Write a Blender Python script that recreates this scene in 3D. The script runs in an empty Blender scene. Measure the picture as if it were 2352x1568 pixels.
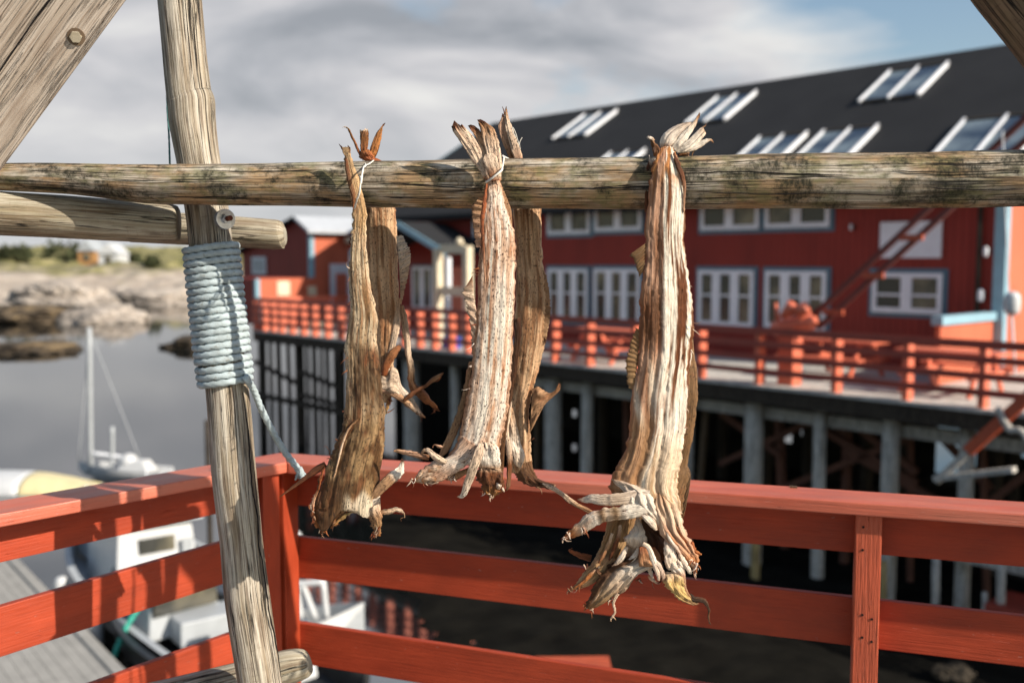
import bpy, bmesh, math, random
from mathutils import Vector, Matrix, noise
random.seed(7)
R = math.radians
SC = bpy.context.scene
COL = SC.collection
V = Vector
# ------------------------------------------------------------------ camera maths
FPX = 2287.0                                   # focal length for a 2352 px wide frame (35 mm)
CAM = V((0, 0, 1.77))
PIT = math.atan(188 / FPX)
CP, SP = math.cos(PIT), math.sin(PIT)
def ray(px, py):
    x, y, z = px - 1176, FPX, 784 - py
    return V((x, y * CP + z * SP, -y * SP + z * CP))
def at(px, py, Y):
    r = ray(px, py)
    return CAM + r * (Y / r.y)
def on_z(px, py, z):
    r = ray(px, py)
    return CAM + r * ((z - CAM.z) / r.z)
# ------------------------------------------------------------------ object helpers
def tag(o, label=None, cat=None, group=None, kind=None):
    if label: o['label'] = label
    if cat: o['category'] = cat
    if group: o['group'] = group
    if kind: o['kind'] = kind
    return o
def empty(name, loc, label=None, cat=None, group=None):
    o = bpy.data.objects.new(name, None)
    o.empty_display_size = .1
    COL.objects.link(o)
    o.location = loc
    return tag(o, label, cat, group)
def base(o):
    p = V((0, 0, 0))
    while o is not None:
        p = p + o.location
        o = o.parent
    return p
def mk(name, bm, mats, parent=None, smooth=False, bev=0, label=None, loc=None):
    if bev:
        bmesh.ops.bevel(bm, geom=bm.edges[:], offset=bev, segments=2, affect='EDGES', profile=.6)
    bmesh.ops.recalc_face_normals(bm, faces=bm.faces[:])
    off = base(parent) if parent is not None else (V(loc) if loc is not None else V((0, 0, 0)))
    for v in bm.verts: v.co -= off
    me = bpy.data.meshes.new(name)
    bm.to_mesh(me); bm.free()
    for m in (mats if isinstance(mats, (list, tuple)) else [mats]): me.materials.append(m)
    if smooth:
        me.polygons.foreach_set('use_smooth', [True] * len(me.polygons))
    o = bpy.data.objects.new(name, me)
    COL.objects.link(o)
    if parent is not None: o.parent = parent
    elif loc is not None: o.location = loc
    if label: o['label'] = label
    return o
def NB():
    bm = bmesh.new()
    bm.loops.layers.uv.new('UVMap')
    return bm
def hexa(bm, c, mi=0, uo=None):
    """box from 8 corners: 0-3 bottom ring, 4-7 top ring; u runs along the longest edge"""
    uvl = bm.loops.layers.uv.active
    if uo is None: uo = (random.random() * 9, random.random() * 9)
    vs = [bm.verts.new(p) for p in c]
    c = [V(p) for p in c]
    for idx in ((0, 3, 2, 1), (4, 5, 6, 7), (0, 1, 5, 4), (1, 2, 6, 5), (2, 3, 7, 6), (3, 0, 4, 7)):
        f = bm.faces.new([vs[i] for i in idx]); f.material_index = mi
        a, b = (c[idx[1]] - c[idx[0]]).length, (c[idx[3]] - c[idx[0]]).length
        uv = [(0, 0), (a, 0), (a, b), (0, b)] if a >= b else [(0, 0), (0, a), (b, a), (b, 0)]
        for l, q in zip(f.loops, uv): l[uvl].uv = (q[0] + uo[0], q[1] + uo[1])
def box(bm, o, ax, ay, az, mi=0):
    """box from an origin corner and three edge vectors"""
    o, ax, ay, az = V(o), V(ax), V(ay), V(az)
    hexa(bm, [o, o + ax, o + ax + ay, o + ay, o + az, o + ax + az, o + ax + ay + az, o + ay + az], mi)
def bar(bm, a, b, w, h, up=V((0, 0, 1)), mi=0):
    """square bar from a to b"""
    a, b = V(a), V(b)
    d = (b - a).normalized()
    s = d.cross(up)
    if s.length < 1e-4: s = d.cross(V((0, 1, 0)))
    s.normalize(); u = s.cross(d)
    s *= w / 2; u *= h / 2
    hexa(bm, [a - s - u, b - s - u, b + s - u, a + s - u, a - s + u, b - s + u, b + s + u, a + s + u], mi)
def catm(P, t):
    n = len(P) - 1
    x = min(max(t, 0), 1) * n
    i = min(int(x), n - 1); f = x - i
    p0, p1, p2, p3 = P[max(i - 1, 0)], P[i], P[i + 1], P[min(i + 2, n)]
    return tuple(.5 * ((2 * b) + (-a + c) * f + (2 * a - 5 * b + 4 * c - d) * f * f + (-a + 3 * b - 3 * c + d) * f ** 3)
                 for a, b, c, d in zip(p0, p1, p2, p3))
def lin(P, t):
    """P: list of (t, value-tuple)"""
    if t <= P[0][0]: return P[0][1]
    for (a, x), (b, y) in zip(P, P[1:]):
        if t <= b:
            f = (t - a) / (b - a)
            return tuple(p + (q - p) * f for p, q in zip(x, y))
    return P[-1][1]
def tube(bm, P, rad, n=40, seg=12, wob=0., wf=3., seed=0, lobes=0, twist=0., cap=True, mi=0, straight=False, rc=None):
    """tube along world points P with radii (list), uv: u = girth, v = length, in metres"""
    uvl = bm.loops.layers.uv.active
    pts = []
    for i in range(n + 1):
        t = i / n
        if straight:
            x = t * (len(P) - 1); k = min(int(x), len(P) - 2)
            p = V(P[k]).lerp(V(P[k + 1]), x - k)
        else: p = V(catm([tuple(q) for q in P], t))
        r = lin([(k / (len(rad) - 1), (q,)) for k, q in enumerate(rad)], t)[0] if len(rad) > 1 else rad[0]
        pts.append((p, r))
    rings = []; ln = 0; N = None; vs_ = []
    for i, (p, r) in enumerate(pts):
        T = (pts[min(i + 1, n)][0] - pts[max(i - 1, 0)][0]).normalized()
        if N is None:
            N = T.cross(V((0, 0, 1)))
            if N.length < .1: N = T.cross(V((0, 1, 0)))
        N = (N - T * N.dot(T)).normalized()
        B = T.cross(N)
        if i: ln += (p - pts[i - 1][0]).length
        ring = []
        for j in range(seg):
            a = 2 * math.pi * j / seg
            rr = r
            if lobes: rr *= .62 + .42 * abs(math.cos(lobes * .5 * (a + ln * twist)))
            q = N * math.cos(a) + B * math.sin(a)
            if wob: rr *= 1 + wob * noise.noise(V((math.cos(a) * 1.3, math.sin(a) * 1.3 + seed * 7.1, ln * wf + seed)))
            ring.append(bm.verts.new(p + q * rr))
        rings.append(ring); vs_.append(ln)
    g = 2 * math.pi * (sum(r for _, r in pts) / len(pts))
    for i in range(n):
        for j in range(seg):
            k = (j + 1) % seg
            f = bm.faces.new((rings[i][j], rings[i][k], rings[i + 1][k], rings[i + 1][j])); f.material_index = mi
            uu = (j * g / seg, (j + 1) * g / seg)
            for l, q in zip(f.loops, ((uu[0], vs_[i]), (uu[1], vs_[i]), (uu[1], vs_[i + 1]), (uu[0], vs_[i + 1]))):
                l[uvl].uv = (q[0] + seed, q[1] + seed * 3.3)
    if cap:
        for rg in (rings[0][::-1], rings[-1]):
            f = bm.faces.new(rg); f.material_index = mi
            c = sum((v.co for v in rg), V()) / len(rg)
            for l in f.loops:
                dv = l.vert.co - c
                l[uvl].uv = (dv.length + seed, math.atan2(dv.z, dv.x) * .01 + seed * 2)
# ------------------------------------------------------------------ node helpers
class NT:
    def __init__(s, tree):
        s.t = tree; s.n = tree.nodes; s.l = tree.links
    def new(s, typ, **k):
        n = s.n.new(typ)
        for a, b in k.items(): setattr(n, a, b)
        return n
    def put(s, sock, v):
        if isinstance(v, bpy.types.NodeSocket): s.l.new(v, sock)
        elif isinstance(v, (tuple, list)) and sock.type == 'RGBA' and len(v) == 3: sock.default_value = (*v, 1)
        else: sock.default_value = v
    def uv(s): return s.new('ShaderNodeTexCoord').outputs['UV']
    def obj(s): return s.new('ShaderNodeTexCoord').outputs['Object']
    def map(s, v, sc=(1, 1, 1), loc=(0, 0, 0), rot=(0, 0, 0)):
        m = s.new('ShaderNodeMapping'); s.put(m.inputs['Vector'], v)
        m.inputs['Scale'].default_value = sc; m.inputs['Location'].default_value = loc; m.inputs['Rotation'].default_value = rot
        return m.outputs[0]
    def noise(s, v, scale=1., det=4., rough=.55, dist=0.):
        m = s.new('ShaderNodeTexNoise'); s.put(m.inputs['Vector'], v)
        m.inputs['Scale'].default_value = scale; m.inputs['Detail'].default_value = det
        m.inputs['Roughness'].default_value = rough; m.inputs['Distortion'].default_value = dist
        return m.outputs['Fac']
    def voro(s, v, scale=1., feat='F1', out='Distance'):
        m = s.new('ShaderNodeTexVoronoi', feature=feat); s.put(m.inputs['Vector'], v)
        m.inputs['Scale'].default_value = scale
        return m.outputs[out]
    def ramp(s, f, st):
        m = s.new('ShaderNodeValToRGB'); s.put(m.inputs[0], f)
        e = m.color_ramp.elements
        while len(e) < len(st): e.new(.5)
        for q, (p, c) in zip(e, st):
            q.position = p; q.color = (c, c, c, 1) if isinstance(c, (int, float)) else (*c, 1)
        return m.outputs[0]
    def mix(s, f, a, b, mode='MIX'):
        m = s.new('ShaderNodeMix', data_type='RGBA', blend_type=mode)
        s.put(m.inputs[0], f); s.put(m.inputs[6], a); s.put(m.inputs[7], b)
        return m.outputs[2]
    def math(s, op, a, b=0., c=0.):
        m = s.new('ShaderNodeMath', operation=op)
        s.put(m.inputs[0], a); s.put(m.inputs[1], b)
        if op in ('MULTIPLY_ADD', 'SMOOTH_MIN', 'WRAP'): s.put(m.inputs[2], c)
        return m.outputs[0]
    def bump(s, h, st=.5, d=.01, n=None):
        m = s.new('ShaderNodeBump'); s.put(m.inputs['Height'], h)
        m.inputs['Strength'].default_value = st; m.inputs['Distance'].default_value = d
        if n is not None: s.put(m.inputs['Normal'], n)
        return m.outputs[0]
def material(name, fn, rough=.6, spec=.5):
    m = bpy.data.materials.new(name); m.use_nodes = True
    t = NT(m.node_tree)
    b = m.node_tree.nodes['Principled BSDF']
    b.inputs['Roughness'].default_value = rough
    b.inputs['Specular IOR Level'].default_value = spec
    r = fn(t, b)
    for k, v in r.items(): t.put(b.inputs[k], v)
    return m
def plain(name, c, rough=.6, var=.25, sc=3., spec=.5, metal=0., bumpd=0.):
    def f(t, b):
        n = t.noise(t.obj(), sc, 5)
        d = {'Base Color': t.mix(t.ramp(n, [(.3, 0), (.7, 1)]), tuple(x * (1 - var) for x in c), tuple(min(1, x * (1 + var * .5)) for x in c))}
        if metal: b.inputs['Metallic'].default_value = metal
        if bumpd: d['Normal'] = t.bump(t.noise(t.obj(), sc * 6, 4), .5, bumpd)
        return d
    return material(name, f, rough, spec)
# ------------------------------------------------------------------ materials
def wood_fn(light, mid, dark, moss=0., tint=1., warm=None, swap=False, crk=1.):
    def f(t, b):
        uv = t.uv()
        if swap: uv = t.map(uv, (1, 1, 1), rot=(0, 0, math.pi / 2))
        g = t.noise(t.map(uv, (300, 6, 1)), 1, 6, .6)                       # fine grain
        g2 = t.noise(t.map(uv, (60, 2.0, 1)), 1, 5, .6, .6)                 # broad streaks
        bl = t.noise(t.map(uv, (15, 6, 1)), 1, 5, .62)                      # weathering blotches
        cr = t.noise(t.map(uv, (62, 1.3, 1), (3.1, 7.7, 0)), 1, 4, .62, .35)          # drying checks: thin bands of one noise value
        band = t.math('ABSOLUTE', t.math('SUBTRACT', cr, .5))
        gate = t.ramp(t.noise(t.map(uv, (18, 2.2, 1), (5, 1, 0)), 1, 3), [(.42, 0), (.52, 1)])
        crack = t.math('MULTIPLY', t.math('MULTIPLY', t.ramp(band, [(.006, 1), (.020, 0)]), gate), crk)
        c = t.mix(t.ramp(g2, [(.36, 0), (.60, 1)]), mid, light)
        if warm: c = t.mix(t.ramp(bl, [(.46, 0), (.60, .85)]), c, warm)
        c = t.mix(t.ramp(g, [(.36, .85), (.52, 0)]), c, dark)
        c = t.mix(t.ramp(t.noise(t.map(uv, (26, 3.5, 1), (8, 8, 0)), 1, 5, .65), [(.52, 0), (.66, .6)]), c, dark)
        if moss:
            m1 = t.noise(t.map(uv, (12, 7, 1), (1, 2, 0)), 1, 9, .78)
            m2 = t.noise(t.map(uv, (70, 95, 1)), 1, 5, .75)
            mm = t.math('MULTIPLY', t.ramp(m1, [(.475, 0), (.565, .95)]), t.ramp(m2, [(.34, .35), (.58, 1)]))
            m3 = t.ramp(t.noise(t.map(uv, (20, 12, 1), (9, 4, 0)), 1, 6, .7), [(.48, 0), (.60, .6)])
            c = t.mix(t.math('MULTIPLY', m3, moss), c, (.17, .17, .065))
            c = t.mix(t.math('MULTIPLY', mm, moss), c, (.018, .019, .010))
        ck = t.ramp(t.noise(t.map(uv, (20, 240, 1)), 1, 3, .6), [(.30, .8), (.36, 0)])
        c = t.mix(t.math('MULTIPLY', ck, .6), c, dark)
        vo = t.voro(t.map(uv, (7, 3.2, 1)), 1.)
        kn = t.ramp(vo, [(.035, 1), (.075, 0)])
        c = t.mix(t.math('MULTIPLY', kn, .75), c, (.05, .028, .015))
        c = t.mix(crack, c, (.010, .008, .006))
        h = t.math('SUBTRACT', t.math('ADD', t.math('MULTIPLY', g, .4), t.math('MULTIPLY', g2, .5)), t.math('MULTIPLY', crack, 1.4))
        return {'Base Color': c, 'Normal': t.bump(h, 1.0, .005)}
    return f
M = {}
M['pole'] = material('weathered_pole_wood', wood_fn((.68, .605, .485), (.30, .22, .135), (.085, .052, .030), 1.0, warm=(.46, .28, .13)), .8, .25)
M['pale'] = material('pale_pole_wood', wood_fn((.58, .52, .42), (.31, .24, .16), (.11, .07, .045), .16), .8, .25)
M['log'] = material('yellowish_log_wood', wood_fn((.54, .49, .38), (.33, .27, .175), (.16, .10, .055), .15), .8, .25)
M['beam'] = material('smooth_beam_wood', wood_fn((.62, .53, .435), (.50, .41, .32), (.29, .21, .15), 0., swap=True, crk=.35), .75, .25)
M['brown'] = material('brown_brace_wood', wood_fn((.24, .165, .105), (.15, .10, .062), (.035, .022, .014), .2), .8, .25)
M['grey'] = material('grey_pile_wood', wood_fn((.70, .66, .60), (.52, .485, .43), (.2, .18, .16), .1), .85, .2)
M['tar'] = material('tarred_pile_wood', wood_fn((.075, .058, .042), (.042, .033, .025), (.015, .012, .01), .0), .8, .2)
def paint_fn(c, wear=.5, sheen=None, ro=.45, deep=.004):
    def f(t, b):
        uv = t.uv()
        g = t.noise(t.map(uv, (6, 160, 1)), 1, 5, .6)
        bl = t.noise(t.map(uv, (5, 14, 1), (3, 3, 0)), 1, 4, .6)
        k = t.mix(t.ramp(bl, [(.3, 0), (.7, 1)]), tuple(x * .76 for x in c), tuple(min(1, x * 1.14) for x in c))
        k = t.mix(t.ramp(t.noise(t.map(uv, (2.5, 6, 1), (1, 8, 0)), 1, 5, .65), [(.5, 0), (.66, .35)]), k, (c[0] * .66, c[1] * .5, c[2] * .5))
        k = t.mix(t.ramp(g, [(.30, .5), (.47, 0)]), k, tuple(x * .62 for x in c))
        if sheen: k = t.mix(t.ramp(t.noise(t.map(uv, (2, 20, 1)), 1, 5), [(.35, .0), (.75, .45)]), k, sheen)
        ch = t.math('MULTIPLY', t.ramp(t.noise(t.map(uv, (28, 75, 1)), 1, 5, .7), [(.66, 0), (.69, 1)]), wear)
        k = t.mix(ch, k, (.42, .36, .30))
        dk = t.ramp(t.noise(t.map(uv, (14, 150, 1), (6, 2, 0)), 1, 4), [(.20, .6), (.25, 0)])
        k = t.mix(t.math('MULTIPLY', dk, wear), k, (.06, .02, .014))
        h = t.math('ADD', t.math('MULTIPLY', g, .6), t.math('MULTIPLY', ch, -.8))
        h = t.math('ADD', h, t.math('MULTIPLY', t.ramp(t.noise(t.map(uv, (10, 110, 1), (2, 5, 0)), 1, 4, .7), [(.28, 0), (.36, 1)]), wear * 1.2))
        return {'Base Color': k, 'Normal': t.bump(h, .7, deep), 'Roughness': t.ramp(bl, [(.3, ro), (.7, ro + .15)])}
    return f
RED = (.37, .050, .017)
M['red'] = material('red_painted_board', paint_fn(RED, .35), .5, .3)
M['redworn'] = material('worn_red_paint', paint_fn((.48, .085, .032), 1., deep=.016), .45, .45)
M['redcap'] = material('sun_faded_red_cap', paint_fn((.54, .11, .055), .6, (.56, .24, .16), .34), .36, .5)  # pinkish sky sheen put into the cap colour as streaks
def clad_fn(c, period=.17):
    def f(t, b):
        uv = t.uv()
        sx = t.new('ShaderNodeSeparateXYZ'); t.put(sx.inputs[0], uv)
        w = t.math('FRACT', t.math('DIVIDE', sx.outputs[0], period))
        gap = t.ramp(w, [(.0, 1), (.10, 0)])
        n = t.noise(t.map(uv, (1.2, .5, 1)), 1, 5)
        k = t.mix(t.ramp(n, [(.3, 0), (.7, 1)]), tuple(x * .8 for x in c), tuple(x * 1.12 for x in c))
        k = t.mix(t.math('MULTIPLY', gap, .6), k, tuple(x * .2 for x in c))
        return {'Base Color': k, 'Normal': t.bump(t.math('SUBTRACT', 1., gap), .8, .03)}
    return f
M['clad'] = material('red_board_cladding', clad_fn((.26, .029, .018)), .6, .3)  # shaded copy of the red cladding, shade put into the colour
M['cladlit'] = material('orange_red_cladding', clad_fn((.60, .15, .075), .16), .6, .3)  # sunlit copy of the same cladding, light put into the colour
M['rail'] = plain('red_rail_paint', (.66, .16, .085), .5, .2)  # orange of the sunlit posts and rails, light put into the colour
M['darkrail'] = plain('dark_red_rail_paint', (.30, .042, .024), .5, .2)  # same red with the shade of the rail fronts put into it
M['white'] = plain('white_paint', (.80, .81, .83), .5, .08)
M['cream'] = plain('cream_paint', (.72, .62, .44), .5, .15)
M['blue'] = plain('grey_blue_trim', (.085, .16, .21), .5, .15)
M['ltblue'] = plain('pale_blue_trim', (.25, .42, .50), .5, .15)
def roof_fn(t, b):
    n = t.noise(t.obj(), .8, 6)
    return {'Base Color': t.mix(n, (.019, .019, .020), (.036, .036, .037)), 'Normal': t.bump(t.noise(t.obj(), 14, 4), .3, .02)}
M['roof'] = material('dark_slate_roof', roof_fn, .85, .15)
M['metal_roof'] = plain('pale_metal_roof', (.5, .52, .54), .35, .1, spec=.6)
def glass_fn(c):
    def f(t, b):
        n = t.noise(t.obj(), .9, 3)
        return {'Base Color': t.mix(t.ramp(n, [(.45, 0), (.66, 1)]), c, tuple(x * q for x, q in zip(c, (4.6, 4.0, 3.0))))}  # reflections and curtain tones put into the pane colour as noise patches
    return f
M['glass'] = material('window_glass', glass_fn((.05, .05, .044)), .10, .35)
M['skyglass'] = material('skylight_glass', glass_fn((.05, .07, .10)), .16, .6)
M['deck'] = plain('weathered_deck_planks', (.50, .47, .42), .8, .3, 6)
M['concrete'] = plain('grey_pontoon_boards', (.33, .315, .285), .8, .2, 4, bumpd=.01)
M['kelp'] = plain('dark_kelp_flat', (.010, .009, .007), .95, .5, 1.5, .05)  # near black, for the added sheet over the water
M['rock'] = plain('pale_shore_rock', (.38, .33, .28), .9, .55, .35, .2, bumpd=.3)
M['wetrock'] = plain('dark_wet_rock', (.045, .036, .026), .9, .6, 1.2, .15, bumpd=.12)
def weed_fn(t, b):
    n = t.noise(t.obj(), .6, 6)
    return {'Base Color': t.ramp(n, [(.38, (.030, .024, .018)), (.55, (.10, .075, .05)), (.68, (.24, .17, .09))]), 'Normal': t.bump(t.noise(t.obj(), 3, 4), .6, .2)}
M['skerry'] = material('weedy_skerry_rock', weed_fn, .9, .2)
def hill_fn(t, b):
    o = t.obj()
    sx = t.new('ShaderNodeSeparateXYZ'); t.put(sx.inputs[0], o)
    n = t.noise(o, .09, 7, .65); n2 = t.noise(o, .3, 6, .6)
    k = t.ramp(n2, [(.3, (.27, .225, .18)), (.5, (.36, .305, .25)), (.7, (.44, .385, .325))])
    hgt = t.math('ADD', t.math('MULTIPLY', sx.outputs[2], .11), t.math('MULTIPLY', n, 1.0))
    g = t.ramp(n2, [(.32, (.05, .055, .026)), (.5, (.19, .175, .075)), (.68, (.36, .31, .16))])
    return {'Base Color': t.mix(t.ramp(hgt, [(.42, 0), (.62, 1)]), k, g), 'Normal': t.bump(n2, .8, .8)}
M['hill'] = material('rocky_grassy_shore', hill_fn, .9, .1)
def water_fn(t, b):
    o = t.obj()
    n = t.noise(t.map(o, (1.6, .9, 1)), 1, 5, .6); n2 = t.noise(t.map(o, (.35, .2, 1)), 1, 3)
    b.inputs['IOR'].default_value = 4.5
    return {'Base Color': t.mix(n2, (.004, .005, .005), (.006, .008, .008)), 'Normal': t.bump(t.math('ADD', t.math('MULTIPLY', n, .5), n2), .07, .05)}
M['water'] = material('harbour_water', water_fn, .05, .5)
def rope_fn(t, b):
    o = t.obj()
    n = t.noise(o, 30, 5, .65); n2 = t.noise(o, 700, 3)
    k = t.mix(t.ramp(n, [(.40, 0), (.62, 1)]), (.48, .56, .575), (.36, .415, .42))
    k = t.mix(t.ramp(t.noise(o, 75, 4), [(.60, 0), (.70, .6)]), k, (.24, .23, .19))
    return {'Base Color': t.mix(t.ramp(n2, [(.35, .4), (.5, 0)]), k, (.24, .27, .26)), 'Normal': t.bump(n2, .7, .0012)}
M['rope'] = material('pale_grey_green_rope', rope_fn, .85, .15)
M['boom'] = plain('dark_red_boom_paint', (.13, .022, .015), .6, .2)
M['twine'] = plain('white_twine', (.70, .66, .58), .8, .2, 90, .2)
M['teal'] = plain('teal_cord', (.05, .16, .15), .7, .3, 60)
M['green'] = plain('green_rope', (.02, .30, .22), .6, .2, 8)
M['steel'] = plain('galvanised_steel', (.48, .49, .50), .35, .3, 60, .6, .8)
M['rust'] = plain('rusty_bolt', (.16, .045, .022), .8, .5, 90, .3)
M['hull'] = plain('black_boat_hull', (.02, .021, .022), .3, .3)
M['gel'] = plain('white_gelcoat', (.58, .585, .58), .3, .07)
M['greygel'] = plain('grey_gelcoat', (.40, .42, .43), .4, .15)
M['yellow'] = plain('yellow_boat_paint', (.70, .60, .33), .4, .15)
M['bushm'] = plain('shore_bush_leaves', (.07, .078, .038), .9, .6, 1.5, .1)
M['orange'] = plain('ochre_house_paint', (.42, .22, .08), .7, .2)
M['bluepl'] = plain('blue_plastic', (.02, .05, .40), .5, .1)
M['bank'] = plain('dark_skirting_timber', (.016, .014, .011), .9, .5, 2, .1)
def fish_fn(streak=1., speck=.6, blotch=.5, dark=(.10, .052, .03), seed=0.):
    def f(t, b):
        a = t.new('ShaderNodeAttribute', attribute_name='Col').outputs['Color']
        uv = t.uv()
        s1 = t.noise(t.map(uv, (170, 6, 1), (seed, seed, 0)), 1, 6, .62, .5)
        s2 = t.noise(t.map(uv, (560, 30, 1), (seed, 2 + seed, 0)), 1, 5, .65)
        bl = t.noise(t.map(uv, (38, 13, 1), (seed + 4, 1, 0)), 1, 5, .62)
        sp = t.noise(t.map(uv, (330, 150, 1), (seed, 9, 0)), 1, 3, .6)
        sp2 = t.noise(t.map(uv, (45, 20, 1), (seed, 5, 0)), 1, 3)
        k = t.mix(t.ramp(bl, [(.46, 0), (.60, blotch)]), a, t.mix(.65, a, dark))
        k = t.mix(t.ramp(s1, [(.53, .0), (.61, min(1, .6 * streak))]), k, t.mix(.8, a, dark))
        k = t.mix(t.ramp(s1, [(.36, .6 * streak), (.45, 0)]), k, t.mix(1., a, (1.42, 1.36, 1.28), 'MULTIPLY'))
        k = t.mix(t.ramp(s2, [(.56, 0), (.68, .65)]), k, t.mix(.75, k, dark))
        k = t.mix(t.ramp(t.noise(t.map(uv, (55, 16, 1), (seed, 3, 0)), 1, 4), [(.54, 0), (.70, .5)]), k, t.mix(.6, a, (.42, .14, .055)))
        q = t.math('MULTIPLY', t.ramp(sp, [(.565, 0), (.60, 1)]), t.ramp(sp2, [(.36, .25), (.58, 1)]))
        k = t.mix(t.math('MULTIPLY', q, speck), k, t.mix(.8, dark, (.02, .012, .01)))
        h = t.math('ADD', t.math('MULTIPLY', s1, -1.0), t.math('MULTIPLY', s2, -.5))
        n = t.bump(h, 1.0, .007)
        return {'Base Color': k, 'Normal': n, 'Roughness': t.ramp(s2, [(.3, .42), (.7, .72)])}
    return f
M['fish_olive'] = material('olive_brown_fish_skin', fish_fn(.7, .85, .6, (.055, .032, .014), 0), .6, .2)
M['fish_speck'] = material('cream_speckled_fish_skin', fish_fn(.45, 1., .25, (.14, .042, .017), 3), .6, .2)
M['fish_stripe'] = material('pinkish_striped_fish_skin', fish_fn(.8, .3, .35, (.125, .048, .02), 6), .6, .2)
M['fish_tan'] = material('tan_fish_skin', fish_fn(.6, .8, .45, (.085, .036, .015), 8), .6, .2)
M['rustw'] = plain('old_red_brown_timber', (.14, .055, .032), .8, .3)
# ------------------------------------------------------------------ our deck and its railings
Zv = V((0, 0, 1))
KR = .85                                                # railing scale: board width about 13 cm
CORN = V((-.80 * KR, 3.50 * KR, 0))
def zk(z): return 1.77 - (1.77 - z) * KR
rd, rn = V((.953, -.302, 0)), V((-.302, -.953, 0))     # right railing: direction away from the corner, inward normal
ld, ln_ = V((-.667, -.745, 0)), V((.745, -.667, 0))    # left railing
def rail_run(root, d, nin, length, capz, capw, boards, capmat, mitre, start=0.0, st=.03):
    """cap board and three face boards; boards: (z0 at s=0, slope, height)"""
    capz = zk(capz); capw *= KR; length *= KR; mitre *= KR; st *= KR
    boards = [(zk(z), sl, h * KR) for z, sl, h in boards]
    bm = NB()
    o = -nin * capw
    c0, c1 = CORN + d * start, CORN + d * length
    k0 = c0 + o + d * mitre
    hexa(bm, [c0 + Zv * (capz - .033), c1 + Zv * (capz - .033), c1 + o + Zv * (capz - .033), k0 + Zv * (capz - .033),
              c0 + Zv * capz, c1 + Zv * capz, c1 + o + Zv * capz, k0 + Zv * capz])
    mk('cap_board', bm, capmat, root, bev=.004)
    for z0, sl, h in boards:
        bm = NB()
        a, b = CORN - nin * .106 + d * st, CORN - nin * .106 + d * length
        t = -nin * .022
        za, zb = z0 + sl * st, z0 + sl * length
        hexa(bm, [a + Zv * za, b + Zv * zb, b + t + Zv * zb, a + t + Zv * za,
                  a + Zv * (za + h), b + Zv * (zb + h), b + t + Zv * (zb + h), a + t + Zv * (za + h)])
        mk('rail_board', bm, M['red'], root, bev=.003)
def post(root, d, nin, s, w, z1, back=.124, front=.019, mat='redworn', nails=True):
    s *= KR; w *= KR; back *= KR; z1 = zk(z1)
    bm = NB()
    a = CORN + d * (s - w / 2) - nin * front
    box(bm, a + Zv * .0, d * w, -nin * (back - front), Zv * z1)
    p = mk('rail_post', bm, M[mat], root, bev=.004)
    if nails:
        for k, (u, z) in enumerate([(.3, .97), (.3, .90), (.36, .70), (.72, .69), (.38, .63), (.74, .62)]):
            bm = NB()
            c = a + d * w * u + Zv * zk(z) + nin * .0005
            tube(bm, [c - nin * .004, c + nin * .0012], [.0032], n=1, seg=10, straight=True)
            mk('nail', bm, M['nail'], p)
M['nail'] = plain('dark_nail_hole', (.012, .009, .008), .8, .3, 90, .2)
rr = empty('deck_railing', CORN, 'red plank railing with a worn post, running behind the hanging fish', 'railing', 'railings of the near deck')
rail_run(rr, rd, rn, 3.4, 1.048, .165, [(.862, -.001, .160), (.588, -.014, .156), (.258, -.026, .156)], M['redcap'], -.105, 0., -.06)
post(rr, rd, rn, 1.955, .076, 1.008)
post(rr, rd, rn, -.056, .05, 1.008, mat='red', nails=False)
lr = empty('deck_railing', CORN + ld * .01, 'red plank railing with peeling edges at left, half sunlit and half in shadow', 'railing', 'railings of the near deck')
rail_run(lr, ld, ln_, 2.4, 1.052, .165, [(.885, -.010, .150), (.636, -.048, .152), (.294, -.040, .152)], M['redcap'], -.105, .002)
post(lr, ld, ln_, .055, .07, 1.012, mat='red', nails=False)
# paint flakes and splinters on the right cap
for s, dz, sz in ((1.72, .0, .016), ):
    bm = NB(); c = CORN + rd * s * KR - rn * .12 + Zv * zk(1.048)
    box(bm, c, rd * .020, -rn * .006, Zv * .005)
    tag(mk('wood_chip', bm, M['brown'], None, loc=c), 'tiny brown splinter lying on the far edge of the railing cap', 'wood chip')
# deck planks under the rack (only their bounce light reaches the picture)
bm = NB()
for i in range(24):
    a = CORN + ld * .06 + V((.15, -.1, 0)) + ln_ * (.2 + i * .145)
    box(bm, a - Zv * .04, ld * 4.6, ln_ * .139, Zv * .04)
tag(mk('deck', bm, M['deck'], None, loc=(0, 2, 0)), kind='structure')
# ------------------------------------------------------------------ drying rack
rk = empty('drying_rack', (-.3, 2.2, 0), 'weathered round pole drying rack with crossbar, upright and braces', 'drying rack')
def YB(X): return 2.32 - .35 * (X + 1.26) / 2.24       # depth of the crossbar
def pole(name, sec, Yf, mat, seg=28, n=90, wob=.05, wf=4, seed=1, ends=True):
    """sec: (xa,ya,xb,yb) pairs of silhouette points on both sides; Yf(px) gives the depth"""
    P, r = [], []
    for xa, ya, xb, yb in sec:
        cx, cy = (xa + xb) / 2, (ya + yb) / 2
        Y = Yf(cx, cy)
        P.append(at(cx, cy, Y)); r.append(math.hypot(xb - xa, yb - ya) / 2 * Y / FPX)
    bm = NB()
    tube(bm, P, r, n=n, seg=seg, wob=wob, wf=wf, seed=seed, cap=ends)
    return mk(name, bm, M[mat], rk, smooth=True)
def yb(cx, cy):
    X = (cx - 1176) / FPX * 2.15
    return YB(X)
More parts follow.
